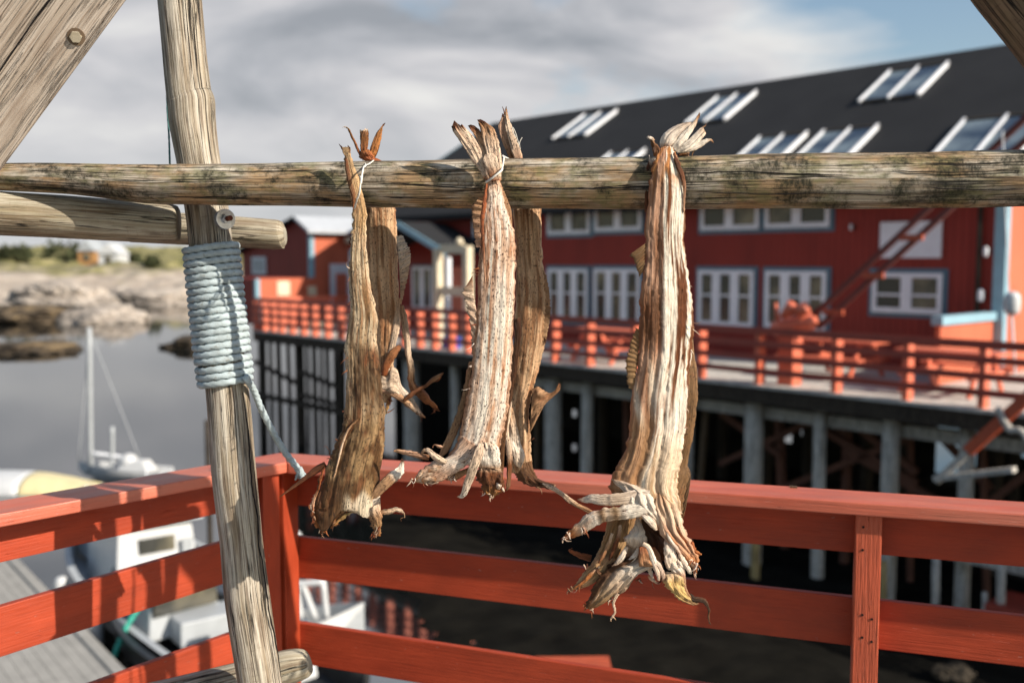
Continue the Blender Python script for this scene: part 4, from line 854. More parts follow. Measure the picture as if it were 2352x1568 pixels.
patch('flesh_fold', z((1110, 850, 26), (1130, 900, 27), (1180, 930, 26), (1230, 960, 24), (1262, 1000, 20)), z((1225, 790, 22), (1270, 830, 22), (1300, 880, 20), (1308, 950, 18), (1300, 1000, 16)), Y3, f5, m5, [(0, CREAM), (.5, WHITE), (1, RUST)], n=40, m=12, bf=.25, bb=.16, ridge=.2, nr=4, jagL=2, jagR=2, seed=99, rough=3)
patch('inner_skin', z((860, 690, 10), (855, 760, 11), (855, 830, 10), (860, 880, 8)), z((1010, 690, 8), (1060, 760, 9), (1080, 830, 9), (1100, 890, 8)), Y3, f5, m5, [(0, RUST), (.5, (.46, .26, .16)), (1, TAN)], n=30, m=12, bf=.1, bb=.08, ridge=.08, nr=4, seed=100)
patch('yellow_gut', z((1110, 930, 16), (1095, 1000, 18), (1100, 1060, 18), (1160, 1110, 17), (1220, 1180, 14), (1290, 1225, 10), (1380, 1255, 4)), z((1240, 930, 14), (1290, 980, 15), (1305, 1040, 15), (1310, 1100, 14), (1330, 1150, 12), (1370, 1190, 8), (1440, 1240, 3)), Y3, f5, m5, [(0, CREAM), (.3, YELL), (.7, (.62, .46, .22)), (1, TAN)], n=60, m=16, bf=.24, bb=.16, ridge=.2, nr=5, jagL=3, jagR=2, jf=18, seed=101, rough=3.4)
patch('side_skin', z((1270, 930, 18), (1285, 1010, 19), (1290, 1080, 17), (1325, 1160, 12), (1400, 1250, 4)), z((1300, 900, 16), (1312, 1000, 17), (1318, 1080, 15), (1345, 1140, 11), (1425, 1255, 3)), Y3, f5, m5, [(0, PINK), (.6, TAN), (1, BROWN)], n=40, m=6, bf=.3, bb=.2, jagL=1.5, seed=102)
strap('black_shred', z((1345, 1150, 6), (1385, 1195, 7), (1440, 1200, 7), (1485, 1212, 6), (1520, 1260, 4), (1536, 1310, 3), (1530, 1370, 2), (1540, 1420, 1), (1556, 1438)), [9, 15, 14, 12, 7, 5, 4, 3, 1.2], Y3, f5, m5, [(0, (.03, .024, .018)), (.7, (.04, .03, .022)), (1, (.05, .035, .025))], n=60, m=8, bf=.35, bb=.3, ridge=.15, nr=3, jagL=1.2, jagR=1.2, jf=22, seed=103)
strap('forked_strip', z((895, 660, 34), (945, 690, 37), (975, 750, 38), (1000, 820, 37), (1025, 890, 34), (1045, 960, 30), (1050, 1018, 24)), [9, 11, 12, 13, 13, 10, 4], Y3, f5, m5, [(0, CREAM), (.5, WHITE), (1, CREAM)], n=46, m=8, bf=.3, bb=.2, ridge=.12, nr=3, seed=104, jagL=.8, jagR=.8)
strap('forked_strip', z((1005, 820, 36), (1045, 860, 35), (1075, 920, 32), (1095, 980, 28), (1092, 1020, 22)), [8, 11, 11, 10, 4], Y3, f5, m5, [(0, WHITE), (1, PINK)], n=36, m=8, bf=.3, bb=.2, ridge=.12, nr=3, seed=105)
tendril('hair_curl', z((950, 965, 16), (975, 1000, 16), (1020, 1030, 14), (1050, 1030, 10)), [3, 3.4, 2, .8], Y3, f5, m5, [(0, RUST), (.5, CREAM), (1, TAN)])

# ---- pair three, back fish, mostly hidden: its head end shows below
Y3b = 2.15
f6 = fish(1560, 425, Y3b, 'dark backed dried fish hidden behind the largest one, pale jaws showing below', )
rows = [(440, 1500, 1560), (560, 1510, 1560), (700, 1510, 1580), (861, 1530, 1602), (940, 1530, 1600), (1000, 1520, 1593), (1060, 1500, 1580), (1090, 1490, 1586), (1130, 1470, 1578), (1180, 1455, 1568), (1230, 1430, 1560)]
patch('body', Lx(rows), Rx(rows), Y3b, f6, M['fish_olive'], [(0, TAN), (.4, (.20, .135, .08)), (1, (.17, .115, .07))], n=150, m=20, bf=.2, bb=.16, ridge=.07, nr=6, jagR=2, jf=36, seed=111, rough=1.5)
z = Zz(1205.8, 861.3, .4028)
patch('back_fin', z((868, 660), (880, 700), (880, 760), (885, 800), (890, 840)), z((918, 520, 2), (945, 560, 2), (942, 620, 2), (925, 720, 2), (902, 825, 2)), Y3b, f6, M['fish_olive'], [(0, (.10, .075, .05)), (1, (.12, .08, .05))], n=50, m=8, bf=.08, bb=.06, rays=6, rayd=1.0, jagR=1.5, seed=112)
z = Zz(1263.2, 1091, .238)
rows = [(380, 555, 830), (440, 545, 830), (520, 538, 800), (600, 520, 770), (680, 490, 730), (760, 450, 690), (820, 420, 660)]
m6 = M['fish_stripe']
patch('head_skin', z(*[(a, y) for y, a, b in rows]), z(*[(b, y) for y, a, b in rows]), 2.08, f6, m6, [(0, (.24, .15, .09)), (.4, (.38, .27, .16)), (1, (.44, .31, .18))], n=70, m=22, bf=.22, bb=.15, ridge=.14, nr=6, jagL=2, jf=18, seed=113, rough=2)
patch('jaw_lobe', z((455, 760, 4), (400, 850, 7), (340, 920, 8), (285, 990, 8), (240, 1050, 6), (180, 1100, 2)), z((700, 830, 12), (610, 910, 15), (520, 975, 15), (440, 1030, 13), (330, 1085, 9), (182, 1114, 3)), 2.06, f6, m6, [(0, TAN), (.3, (.46, .31, .18)), (.7, (.62, .42, .26)), (1, ORANGE)], n=56, m=16, bf=.2, bb=.14, ridge=.12, nr=5, jagL=1.5, jagR=1, seed=114, rough=1.8)
patch('jaw_lobe', z((830, 760, 22), (720, 820, 24), (590, 880, 24), (495, 960, 22), (425, 1060, 18), (380, 1170, 12), (338, 1255, 6), (335, 1280, 2)), z((1040, 840, 22), (980, 900, 25), (880, 940, 26), (800, 1010, 25), (700, 1100, 22), (600, 1180, 17), (480, 1260, 10), (390, 1295, 4)), 2.05, f6, m6, [(0, WHITE), (.3, WHITE), (.5, CREAM), (.75, (.40, .29, .18)), (.92, (.34, .2, .11)), (1, ORANGE)], n=80, m=20, bf=.22, bb=.15, ridge=.12, nr=6, jagL=3, jagR=1.5, jf=24, seed=115, rough=2.4, cside=(.5, .2, (.09, .055, .035)))
patch('hanging_shred', z((690, 1080, 16), (650, 1120, 16), (640, 1160, 14), (612, 1180, 10)), z((800, 1010, 18), (760, 1080, 18), (710, 1130, 16), (650, 1150, 10)), 2.05, f6, m6, [(0, CREAM), (1, TAN)], n=24, m=8, bf=.2, bb=.15, ridge=.12, nr=3, jagR=1.5, seed=116)
strap('hanging_shred', z((655, 1140, 14), (625, 1190, 13), (612, 1240, 12), (625, 1290, 10), (625, 1330, 8), (600, 1365, 6), (582, 1392, 4)), [9, 8, 6, 6, 5, 5, 2], 2.04, f6, m6, [(0, CREAM), (1, CREAM)], n=50, m=6, bf=.4, bb=.3, jagL=.7, jagR=.7, jf=20, seed=117)
for c in (((600, 1365, 6), (620, 1375, 6), (636, 1396, 5)), ((590, 1380, 5), (586, 1400, 5), (594, 1410, 4))): tendril('hair_curl', z(*c), [1.6, 1.3, .7], 2.04, f6, m6, [(0, CREAM), (1, TAN)])
patch('white_bone', z((832, 400, 30), (815, 470, 34), (780, 540, 37), (712, 600, 37), (735, 650, 35), (790, 700, 32)), z((856, 400, 30), (885, 470, 34), (955, 540, 37), (955, 595, 37), (940, 660, 35), (870, 705, 32)), 2.06, f6, m6, [(0, CREAM), (.5, WHITE), (1, CREAM)], n=46, m=12, bf=.2, bb=.15, ridge=.1, nr=4, jagL=3, jagR=3, jf=12, seed=118, rough=2)
patch('cheek_plate', z((745, 660, 18), (715, 720, 19), (690, 790, 19), (660, 870, 18)), z((880, 690, 20), (860, 760, 21), (850, 820, 21), (790, 880, 19)), 2.06, f6, m6, [(0, CREAM), (.5, TAN), (1, (.2, .13, .08))], n=36, m=12, bf=.16, bb=.1, ridge=.16, nr=4, jagR=2, seed=119)
for q_, (c_, w_) in enumerate(((((600, 560, 16), (570, 660, 18), (520, 760, 18), (470, 850, 16)), (7, 9, 9, 4)), (((680, 480, 16), (660, 600, 20), (610, 720, 20), (570, 820, 18)), (6, 9, 10, 4)), (((740, 690, 28), (700, 780, 30), (650, 850, 28), (600, 880, 26)), (9, 15, 11, 4)), (((860, 700, 30), (820, 780, 32), (760, 840, 30), (700, 880, 28)), (8, 14, 10, 3)), (((960, 880, 30), (860, 930, 32), (760, 1000, 30), (680, 1080, 24)), (6, 10, 10, 3)), (((560, 1010, 26), (500, 1090, 26), (440, 1180, 20), (370, 1270, 10)), (6, 10, 9, 3)), (((480, 880, 16), (400, 950, 16), (320, 1030, 13), (230, 1090, 7)), (5, 9, 8, 3)), (((960, 900, 24), (975, 960, 22), (990, 1000, 18), (1030, 1035, 12)), (10, 9, 7, 2)))):
    strap('flesh_strip', z(*c_), w_, 2.05, f6, m6, [(0, CREAM), (.4, [TAN, BROWN, WHITE, WHITE, WHITE, CREAM, ORANGE, WHITE][q_]), (1, [BROWN, DARK, TAN, BROWN, TAN, BROWN, ORANGE, RUST][q_])], n=40, m=8, bf=.32, bb=.25, ridge=.1, nr=3, jagL=1.5, jagR=1.5, seed=160 + q_)
strap('dark_fold', z((560, 900, 24), (650, 870, 26), (740, 830, 26), (830, 760, 24)), [16, 20, 17, 7], 2.06, f6, m6, [(0, (.06, .038, .025)), (1, (.09, .05, .03))], n=36, m=8, bf=.25, bb=.2, ridge=.2, nr=3, jagL=3, jagR=3, jf=16, seed=120)
strap('thin_fin', z((400, 800), (330, 785), (260, 760), (205, 735), (186, 722), (215, 702)), [16, 15, 12, 8, 4, 1.5], 2.08, f6, m6, [(0, BROWN), (.6, RUST), (1, BROWN)], n=40, m=8, bf=.25, bb=.2, ridge=.3, nr=4, jagL=1.2, jagR=1.2, jf=18, seed=121)
strap('thin_fin', z((450, 895, 18), (470, 940, 20), (510, 965, 20), (565, 985, 18)), [5, 9, 11, 9], 2.05, f6, m6, [(0, DARK), (.6, (.20, .12, .07)), (1, TAN)], n=30, m=6, bf=.3, bb=.2, ridge=.2, nr=3, seed=122)
z = Zz(1435.5, 241.2, .1758)
patch('tail_fin', z((300, 420), (325, 455), (345, 540), (365, 620), (385, 720)), z((372, 425, 2), (385, 480, 2), (440, 540, 4), (460, 600, 4), (440, 720, 4)), 2.1, f6, M['fish_tan'], [(0, CREAM), (.2, TAN), (.5, (.2, .10, .05)), (1, (.2, .11, .06))], n=40, m=10, bf=.08, bb=.06, ridge=.15, nr=4, seed=123)
strap('tail_ray', z((378, 470, 2), (350, 440, 3), (310, 425, 3), (285, 420)), [6, 8, 7, 3], 2.1, f6, M['fish_tan'], [(0, TAN), (.5, WHITE), (1, CREAM)], n=20, m=6, bf=.3, bb=.2, jagL=1.5, jagR=1.5, seed=124)
for c in (((330, 800), (325, 740), (316, 655)), ((345, 800), (348, 750), (352, 700)), ((365, 780), (370, 730), (388, 700))): strap('tail_ray', z(*c), [6, 5, 1], 2.03, f6, M['fish_tan'], [(0, BROWN), (.5, CREAM), (1, WHITE)], n=14, m=5, bf=.3, bb=.3)
strap('dark_fold', z((315, 740), (300, 860), (288, 1000), (280, 1200), (268, 1400)), [4, 9, 9, 8, 4], 2.03, f6, M['fish_olive'], [(0, BROWN), (.3, DARK), (1, (.24, .11, .07))], n=40, m=6, bf=.3, bb=.3, seed=125)
# ---- twine
def twine(pts, r, label):
    bm = NB()
    for p, q in zip(pts, r): tube(bm, [at(*c) for c in p], [q], n=34, seg=8, lobes=2, twist=500)
    tag(mk('twine', bm, M['twine'], None, smooth=True, loc=at(*pts[0][0])), label, 'twine')
z = lambda *p: [(746.5 + a * .2124, 241.2 + b * .2124, y) for a, b, y in p]
twine([z((415, 600, 2.2), (440, 655, 2.12), (415, 680, 2.085), (400, 760, 2.06), (385, 840, 2.052), (378, 920, 2.05), (355, 1000, 2.05), (335, 1060, 2.058), (318, 1120, 2.075)),
       z((525, 600, 2.16), (480, 635, 2.13), (430, 658, 2.11), (405, 690, 2.09), (402, 770, 2.07), (392, 850, 2.056)),
       z((378, 770, 2.06), (392, 800, 2.05), (380, 880, 2.046), (372, 960, 2.045), (345, 1020, 2.05))], [.0019, .0017, .0019], 'white twine crossing the crossbar and tying the narrow olive fish by its tail')
z = lambda *p: [(1004.9 + a * .1831, 229.7 + b * .1831, y) for a, b, y in p]
twine([z((610, 1030, 2.03), (660, 1000, 2.02), (720, 955, 2.016), (780, 905, 2.018), (805, 880, 2.03), (815, 830, 2.06), (825, 780, 2.09), (830, 720, 2.10), (812, 700, 2.10)),
       z((810, 700, 2.1), (850, 720, 2.11), (890, 740, 2.13), (950, 770, 2.16))], [.0024, .0022], 'white twine knotted round the tail neck of the speckled fish')
bm = NB()
for c in (((1040, 610), (1010, 520), (985, 430), (960, 370), (940, 345), (945, 400), (985, 470)), ((1040, 620), (1028, 560), (1035, 520), (1062, 470))):
    tube(bm, [at(1004.9 + a * .1831, 229.7 + b * .1831, 2.17) for a, b in c], [.0009], n=30, seg=5)
mk('loose_thread', bm, M['twine'], bpy.data.objects['twine.001'], smooth=True)

# ---- small torn shreds along the skin edges
def shreds(par, mat, Y, anchors, cols, seed, ln=(5, 13), spread=.7, down=1.0):
    """anchors: (x, y, outward x, outward y) in picture points"""
    rnd = random.Random(seed)
    bm = NB(); cl = bm.loops.layers.float_color.new('Col')
    for x, y, dx, dy in anchors:
        k0 = len(bm.faces)
        L_ = rnd.uniform(*ln); q = math.hypot(dx, dy) or 1
        dx, dy = dx / q + rnd.uniform(-spread, spread), dy / q + rnd.uniform(-spread, spread)
        b_ = rnd.uniform(-.5, .5) * L_
        P = [at(x - dx * 2, y - dy * 2, Y), at(x + dx * L_ * .5, y + dy * L_ * .5, Y - .004 * rnd.random()), at(x + dx * L_ - dy * b_, y + dy * L_ + dx * b_, Y - .006 * rnd.random())]
        r = rnd.uniform(.8, 2.6) * Y / FPX
        tube(bm, P, [r, r * .7, r * .15], n=6, seg=5, wob=.4, wf=90, seed=rnd.random() * 5)
        bm.faces.ensure_lookup_table()
        c = rnd.choice(cols)
        for f in bm.faces[k0:]:
            for l in f.loops: l[cl] = (*[x ** 1.3 for x in c], 1)
    mk('skin_shreds', bm, mat, par, smooth=True)['kind'] = 'stuff'
def edge_anchors(rows, side, y0, y1, n, seed):
    rnd = random.Random(seed); out = []
    for _ in range(n):
        y = rnd.uniform(y0, y1)
        x = lin([(r[0], (r[1] if side < 0 else r[2],)) for r in rows], y)[0]
        out.append((x, y, side, rnd.uniform(-.2, 1.2)))
    return out
def pts_anchors(pts, n, seed, d=(-.3, 1)):
    rnd = random.Random(seed)
    return [(*[q + rnd.uniform(-5, 5) for q in rnd.choice(pts)], d[0] + rnd.uniform(-.6, .6), d[1] + rnd.uniform(-.7, .3)) for _ in range(n)]
r1 = [(338, 788, 801), (411, 797, 824), (484, 809, 842), (592, 801, 845), (721, 803.5, 866), (862, 794, 875), (983, 785, 884), (1092, 745, 873), (1160, 729, 868)]
r3 = [(415, 1116, 1150.5), (492, 1108, 1168), (580, 1100, 1185), (760, 1090, 1179), (902, 1074, 1171), (1006, 1052, 1152), (1064, 1016, 1146)]
r5 = [(390, 1496, 1565), (515, 1482, 1573.5), (632, 1477, 1582), (753, 1466, 1594), (861, 1460, 1582), (982, 1447, 1574), (1087, 1408, 1560), (1150, 1420, 1560)]
shreds(f1, m1, Y1 - .01, edge_anchors(r1, -1, 560, 1150, 9, 1) + pts_anchors([(712, 1165), (720, 1190), (745, 1220), (735, 1215), (800, 1172), (860, 1226), (868, 1215), (770, 1200)], 40, 3), [TAN, ORANGE, BROWN, CREAM, RUST], 5)
shreds(f2, m2, Y1b - .01, pts_anchors([(970, 955), (1000, 935), (960, 945), (1010, 868), (930, 930), (885, 930), (895, 920)], 18, 4, (.3, 1)), [TAN, ORANGE, BROWN], 6)
shreds(f3, m3, Y2 - .01, edge_anchors(r3, -1, 600, 1050, 7, 7) + pts_anchors([(950, 1104), (975, 1108), (1000, 1110), (1030, 1090), (1112, 1130), (1130, 1138), (1150, 1120), (1040, 1098), (1158, 1100)], 46, 9), [CREAM, ORANGE, BROWN, WHITE, RUST], 10)
shreds(f4, m4, Y2b - .01, pts_anchors([(1215, 1095), (1240, 1115), (1275, 1118), (1200, 1080), (1225, 1010), (1250, 780), (1256, 700)], 22, 11, (.3, .8)), [TAN, BROWN, DARK], 12)
shreds(f5, m5, Y3 - .02, edge_anchors(r5, 1, 600, 1120, 6, 14) + pts_anchors([(1297, 1238), (1305, 1228), (1590, 1290), (1602, 1300), (1598, 1312), (1585, 1270), (1575, 1250), (1340, 1215)], 44, 15, (.1, 1)), [CREAM, ORANGE, PINK, RUST, WHITE], 16)
shreds(f6, m6, 2.045, pts_anchors([(1310, 1352), (1345, 1392), (1360, 1398), (1400, 1380), (1440, 1348), (1500, 1340), (1330, 1345), (1470, 1330), (1520, 1330), (1345, 1300)], 44, 17, (-.2, 1)), [CREAM, ORANGE, BROWN, TAN], 18)
# ------------------------------------------------------------------ wharf across the water: its own coordinates
# s runs along the wharf edge (to the right and nearer), o goes back behind the edge, z up
WZ, SEA = -.58, -4.23
EA, EB = on_z(2300, 945, WZ), on_z(600, 760, WZ)
E0 = EA
wd = (EA - EB); wd.z = 0; wd.normalize()
wn = V((wd.y, -wd.x, 0))
if wn.y > 0: wn = -wn                                   # towards the camera
def WP(s, o, z): return V((E0.x, E0.y, 0)) + wd * s - wn * o + V((0, 0, z))
def wpx(px, py, o):
    """picture point on the upright plane o behind the wharf edge -> (s, z)"""
    r = ray(px, py)
    t = ((V((E0.x, E0.y, 0)) - wn * o - CAM).dot(wn)) / r.dot(wn)
    p = CAM + r * t
    return (p - V((E0.x, E0.y, 0))).dot(wd), p.z
def wbox(bm, s0, s1, o0, o1, z0, z1, mi=0):
    hexa(bm, [WP(s0, o0, z0), WP(s1, o0, z0), WP(s1, o1, z0), WP(s0, o1, z0), WP(s0, o0, z1), WP(s1, o0, z1), WP(s1, o1, z1), WP(s0, o1, z1)], mi)
S_L, S_R = wpx(578, 760, 0)[0], 7.0
DEP = 5.0
# ---- wharf platform
wh = empty('wharf', WP(-8, 2, SEA), 'timber wharf on grey and tarred piles in front of the big red building', 'wharf')
bm = NB()
k = 0
s = S_L
while s < S_R:
    wbox(bm, s, s + .19, 0, 15, WZ - .06, WZ); s += .2
mk('deck_planking', bm, M['deck'], wh)
bm = NB(); wbox(bm, S_L, S_R, .05, .20, WZ - .36, WZ - .062)
mk('edge_beam', bm, M['tar'], wh)
bm = NB()
for o in (2.2, 4.6, 7.2): wbox(bm, S_L, S_R, o, o + .2, WZ - .36, WZ - .062)
mk('under_beam', bm, M['tar'], wh)
def pile(s, o, r, mat, z1=WZ - .362, z0=SEA - 1.2, lean=0.):
    bm = NB()
    tube(bm, [WP(s + lean, o, z0), WP(s, o, z1)], [r * 1.05, r], n=5, seg=12, wob=.05, wf=1, seed=s * 3.1, straight=True)
    mk('pile', bm, M[mat], wh, smooth=True)
for px, w_ in ((945, 38), (1045, 22), (1270, 40), (1350, 28), (1585, 22), (1733, 44), (1885, 30), (2050, 40), (2226, 34), (2420, 44)):
    s, _ = wpx(px, 900, .5)
    p = WP(s, .5, -1); D = (p - CAM).y
    pile(s, .5, w_ / 2 * D / FPX, 'grey', lean=random.uniform(-.05, .05))
for px, w_ in ((606, 13), (640, 12), (688, 22), (722, 12), (752, 11), (785, 18), (830, 13), (870, 20)):
    s, _ = wpx(px, 850, .5)
    D = (WP(s, .5, -1) - CAM).y
    pile(s, .5, w_ / 2 * D / FPX, 'tar', lean=random.uniform(-.1, .1))
for px, w_ in ((598, 9), (622, 9), (662, 10), (706, 9), (738, 9), (770, 10), (806, 9)):
    s, _ = wpx(px, 850, 4.6)
    D = (WP(s, 4.6, -1) - CAM).y
    pile(s, 4.6, w_ / 2 * D / FPX, 'tar', lean=random.uniform(-.15, .15))
for s in (-14, -11.6, -9.2, -6.6, -4.2, -1.6, .8, 3.2): pile(s + .3, 3.2, .13, 'tar')
for s in (-12.5, -9.8, -7.2, -4.6, -2.2, .4): pile(s, 6.4, .14, 'tar')
for s in (-12.2, -10.9, -9.3, -8, -6.6, -5.1, -3.6, -2.3, -.9, .5, 1.9): pile(s, random.uniform(1.2, 2.2), random.uniform(.06, .10), random.choice(['brown', 'rustw', 'brown']), lean=random.uniform(-.35, .35))
def brace(a, b, th, mat):
    bm = NB(); bar(bm, WP(*a), WP(*b), th, th); mk('brace', bm, M[mat], wh)
sl = [wpx(q, 850, .5)[0] for q in (590, 688, 785, 870)]
zc = wpx(690, 925, .5)[1]
brace((sl[0], .42, zc), (sl[3], .42, zc), .16, 'tar')
brace((sl[0], .42, wpx(590, 830, .5)[1]), (sl[1], .42, wpx(688, 880, .5)[1]), .12, 'tar')
brace((sl[1], .42, wpx(688, 850, .5)[1]), (sl[2], .42, wpx(785, 890, .5)[1]), .12, 'tar')
brace((sl[1], .42, wpx(700, 905, .5)[1]), (sl[2], .42, wpx(785, 930, .5)[1]), .12, 'tar')
sq = [wpx(q, 950, .6)[0] for q in (1590, 1730, 1885, 2050, 2226, 2420)]

for (a, b, za, zb) in ((1, 2, -.9, -1.55), (1, 3, -1.2, -2.3), (2, 3, -1.3, -2.1), (0, 1, -1.5, -2.2), (3, 4, -1.0, -2.2), (4, 5, -2.4, -1.1), (2, 4, -1.9, -2.9), (0, 2, -2.6, -1.0), (1, 3, -2.9, -1.4)): brace((sq[a], 1.6, za), (sq[b], 1.6, zb), .12, 'rustw')
brace((sq[0] - 5, .75, WZ - .62), (sq[5], .75, WZ - .62), .22, 'grey')
zl = wpx(2200, 1268, .3)[1]
brace((wpx(2015, 1262, .3)[0], .25, zl), (sq[5], .25, zl), .2, 'grey')
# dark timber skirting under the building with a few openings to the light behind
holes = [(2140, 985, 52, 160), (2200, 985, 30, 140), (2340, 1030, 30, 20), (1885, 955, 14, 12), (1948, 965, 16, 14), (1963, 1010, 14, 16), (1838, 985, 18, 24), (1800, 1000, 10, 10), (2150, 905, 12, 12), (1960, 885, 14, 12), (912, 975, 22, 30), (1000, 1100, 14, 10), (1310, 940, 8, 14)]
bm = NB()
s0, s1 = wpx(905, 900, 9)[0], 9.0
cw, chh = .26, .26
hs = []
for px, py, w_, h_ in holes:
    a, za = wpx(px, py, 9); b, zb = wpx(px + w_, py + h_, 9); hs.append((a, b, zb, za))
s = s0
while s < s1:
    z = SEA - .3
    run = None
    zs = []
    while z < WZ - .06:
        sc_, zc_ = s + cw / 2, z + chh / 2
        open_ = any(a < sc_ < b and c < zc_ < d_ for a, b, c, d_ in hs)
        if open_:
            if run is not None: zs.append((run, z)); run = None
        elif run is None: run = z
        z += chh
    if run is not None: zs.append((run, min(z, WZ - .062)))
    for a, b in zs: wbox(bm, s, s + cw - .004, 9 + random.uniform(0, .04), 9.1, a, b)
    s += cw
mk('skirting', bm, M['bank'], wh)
# ---- wharf railing: one long run along the edge, one return run at the far left
def railing(name_label, pts, posts, zr, mat_r, mat_p, pw=.10, grp='red railings on the wharf', balus=0):
    root = empty('wharf_railing', WP(*pts[0], WZ), name_label, 'railing', grp)
    (sa, oa), (sb, ob) = pts
    for z in zr:
        bm = NB(); bar(bm, WP(sa, oa, WZ + z), WP(sb, ob, WZ + z), .035, .11 if z < .95 else .13); mk('rail_board', bm, M[mat_r], root)
    for f in posts:
        a = WP(sa + (sb - sa) * f, oa + (ob - oa) * f, WZ - .3)
        dd = (WP(sb, ob, 0) - WP(sa, oa, 0)).normalized()
        nn = dd.cross(Zv)
        bm = NB(); box(bm, a - dd * pw / 2 + wn * -.26 if abs(dd.dot(wd)) > .9 else a - dd * pw / 2 - nn * .11, dd * pw, (wn * .22) if abs(dd.dot(wd)) > .9 else nn * .09, Zv * 1.32)
        mk('post', bm, M[mat_p], root)
    return root
run = [(S_L + .05, .03), (S_R, .03)]
def fr(px): return (wpx(px, 850, .03)[0] - run[0][0]) / (run[1][0] - run[0][0])
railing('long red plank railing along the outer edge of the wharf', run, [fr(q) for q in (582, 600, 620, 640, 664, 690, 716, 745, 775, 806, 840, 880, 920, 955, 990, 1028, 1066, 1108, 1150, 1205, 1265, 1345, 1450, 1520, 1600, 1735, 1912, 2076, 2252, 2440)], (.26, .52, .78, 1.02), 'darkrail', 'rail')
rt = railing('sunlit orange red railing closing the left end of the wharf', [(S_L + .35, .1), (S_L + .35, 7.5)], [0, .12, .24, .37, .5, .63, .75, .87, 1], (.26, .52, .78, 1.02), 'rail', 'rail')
for i in range(9):
    bm = NB(); f = .04 + i * .05
    a = WP(S_L + .30, .1 + 7.4 * f, WZ + .05); box(bm, a, wd * .02, -wn * .16, Zv * .95)
    mk('baluster', bm, M['rail'], rt)
# ---- the big red building
EAVE_O, RIDGE_O = DEP - .55, DEP + 6.2
S_BL = wpx(1150, 280, RIDGE_O)[0]
S_BR = wpx(2303, 700, DEP)[0]
ZE = wpx(1000, 493, EAVE_O)[1]; ZR = wpx(1150, 280, RIDGE_O)[1]
bb_ = empty('harbour_building', WP(-6, DEP + 5, WZ), 'large dark red two storey wharf building with slate roof and skylights', 'building')
ZW = ZE + .0
OB = DEP + 12.4
bm = NB()
uvl = bm.loops.layers.uv.active
def quadw(bm, pts, uvs, mi=0):
    f = bm.faces.new([bm.verts.new(WP(*p)) for p in pts]); f.material_index = mi
    for l, q in zip(f.loops, uvs): l[uvl].uv = q
def wall(bm, pts, ax, mi=0):
    quadw(bm, pts, [((p[ax]), p[2]) for p in pts], mi)
slope = (ZR - ZE) / (RIDGE_O - EAVE_O)
zt = ZE + slope * (DEP - EAVE_O) - .12
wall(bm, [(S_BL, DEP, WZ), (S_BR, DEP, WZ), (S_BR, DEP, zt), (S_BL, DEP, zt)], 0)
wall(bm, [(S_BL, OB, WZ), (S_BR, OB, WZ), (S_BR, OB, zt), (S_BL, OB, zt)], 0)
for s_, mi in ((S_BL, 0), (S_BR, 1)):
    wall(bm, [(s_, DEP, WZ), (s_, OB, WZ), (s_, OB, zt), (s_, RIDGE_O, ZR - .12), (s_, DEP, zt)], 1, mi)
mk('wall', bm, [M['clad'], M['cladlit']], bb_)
bm = NB(); uvl = bm.loops.layers.uv.active
for o_e, o_r in ((EAVE_O, RIDGE_O), (OB + .55, RIDGE_O)):
    a, b = S_BL - .45, S_BR + .5
    dz = .16
    hexa(bm, [WP(a, o_e, ZE - dz), WP(b, o_e, ZE - dz), WP(b, o_r, ZR - dz), WP(a, o_r, ZR - dz), WP(a, o_e, ZE), WP(b, o_e, ZE), WP(b, o_r, ZR), WP(a, o_r, ZR)])
rf = mk('roof', bm, M['roof'], bb_)
bm = NB()
for o_e, o_r in ((EAVE_O, RIDGE_O),):
    a = S_BL - .48
    hexa(bm, [WP(a, o_e - .02, ZE - .26), WP(a + .03, o_e - .02, ZE - .26), WP(a + .03, o_r, ZR - .26), WP(a, o_r, ZR - .26), WP(a, o_e - .02, ZE + .03), WP(a + .03, o_e - .02, ZE + .03), WP(a + .03, o_r, ZR + .03), WP(a, o_r, ZR + .03)])
mk('barge_board', bm, M['blue'], rf)
def rpx(px, py):
    """picture point on the front roof slope -> (s, o)"""
    n_ = (WP(0, RIDGE_O, ZR) - WP(0, EAVE_O, ZE)).cross(wd).normalized()
    r = ray(px, py); t = (WP(0, EAVE_O, ZE) - CAM).dot(n_) / r.dot(n_)
    p = CAM + r * t
    return (p - V((E0.x, E0.y, 0))).dot(wd), -(p - V((E0.x, E0.y, 0))).dot(wn)
up_n = (WP(0, RIDGE_O, ZR) - WP(0, EAVE_O, ZE)).cross(wd).normalized()
if up_n.z < 0: up_n = -up_n
LS = []
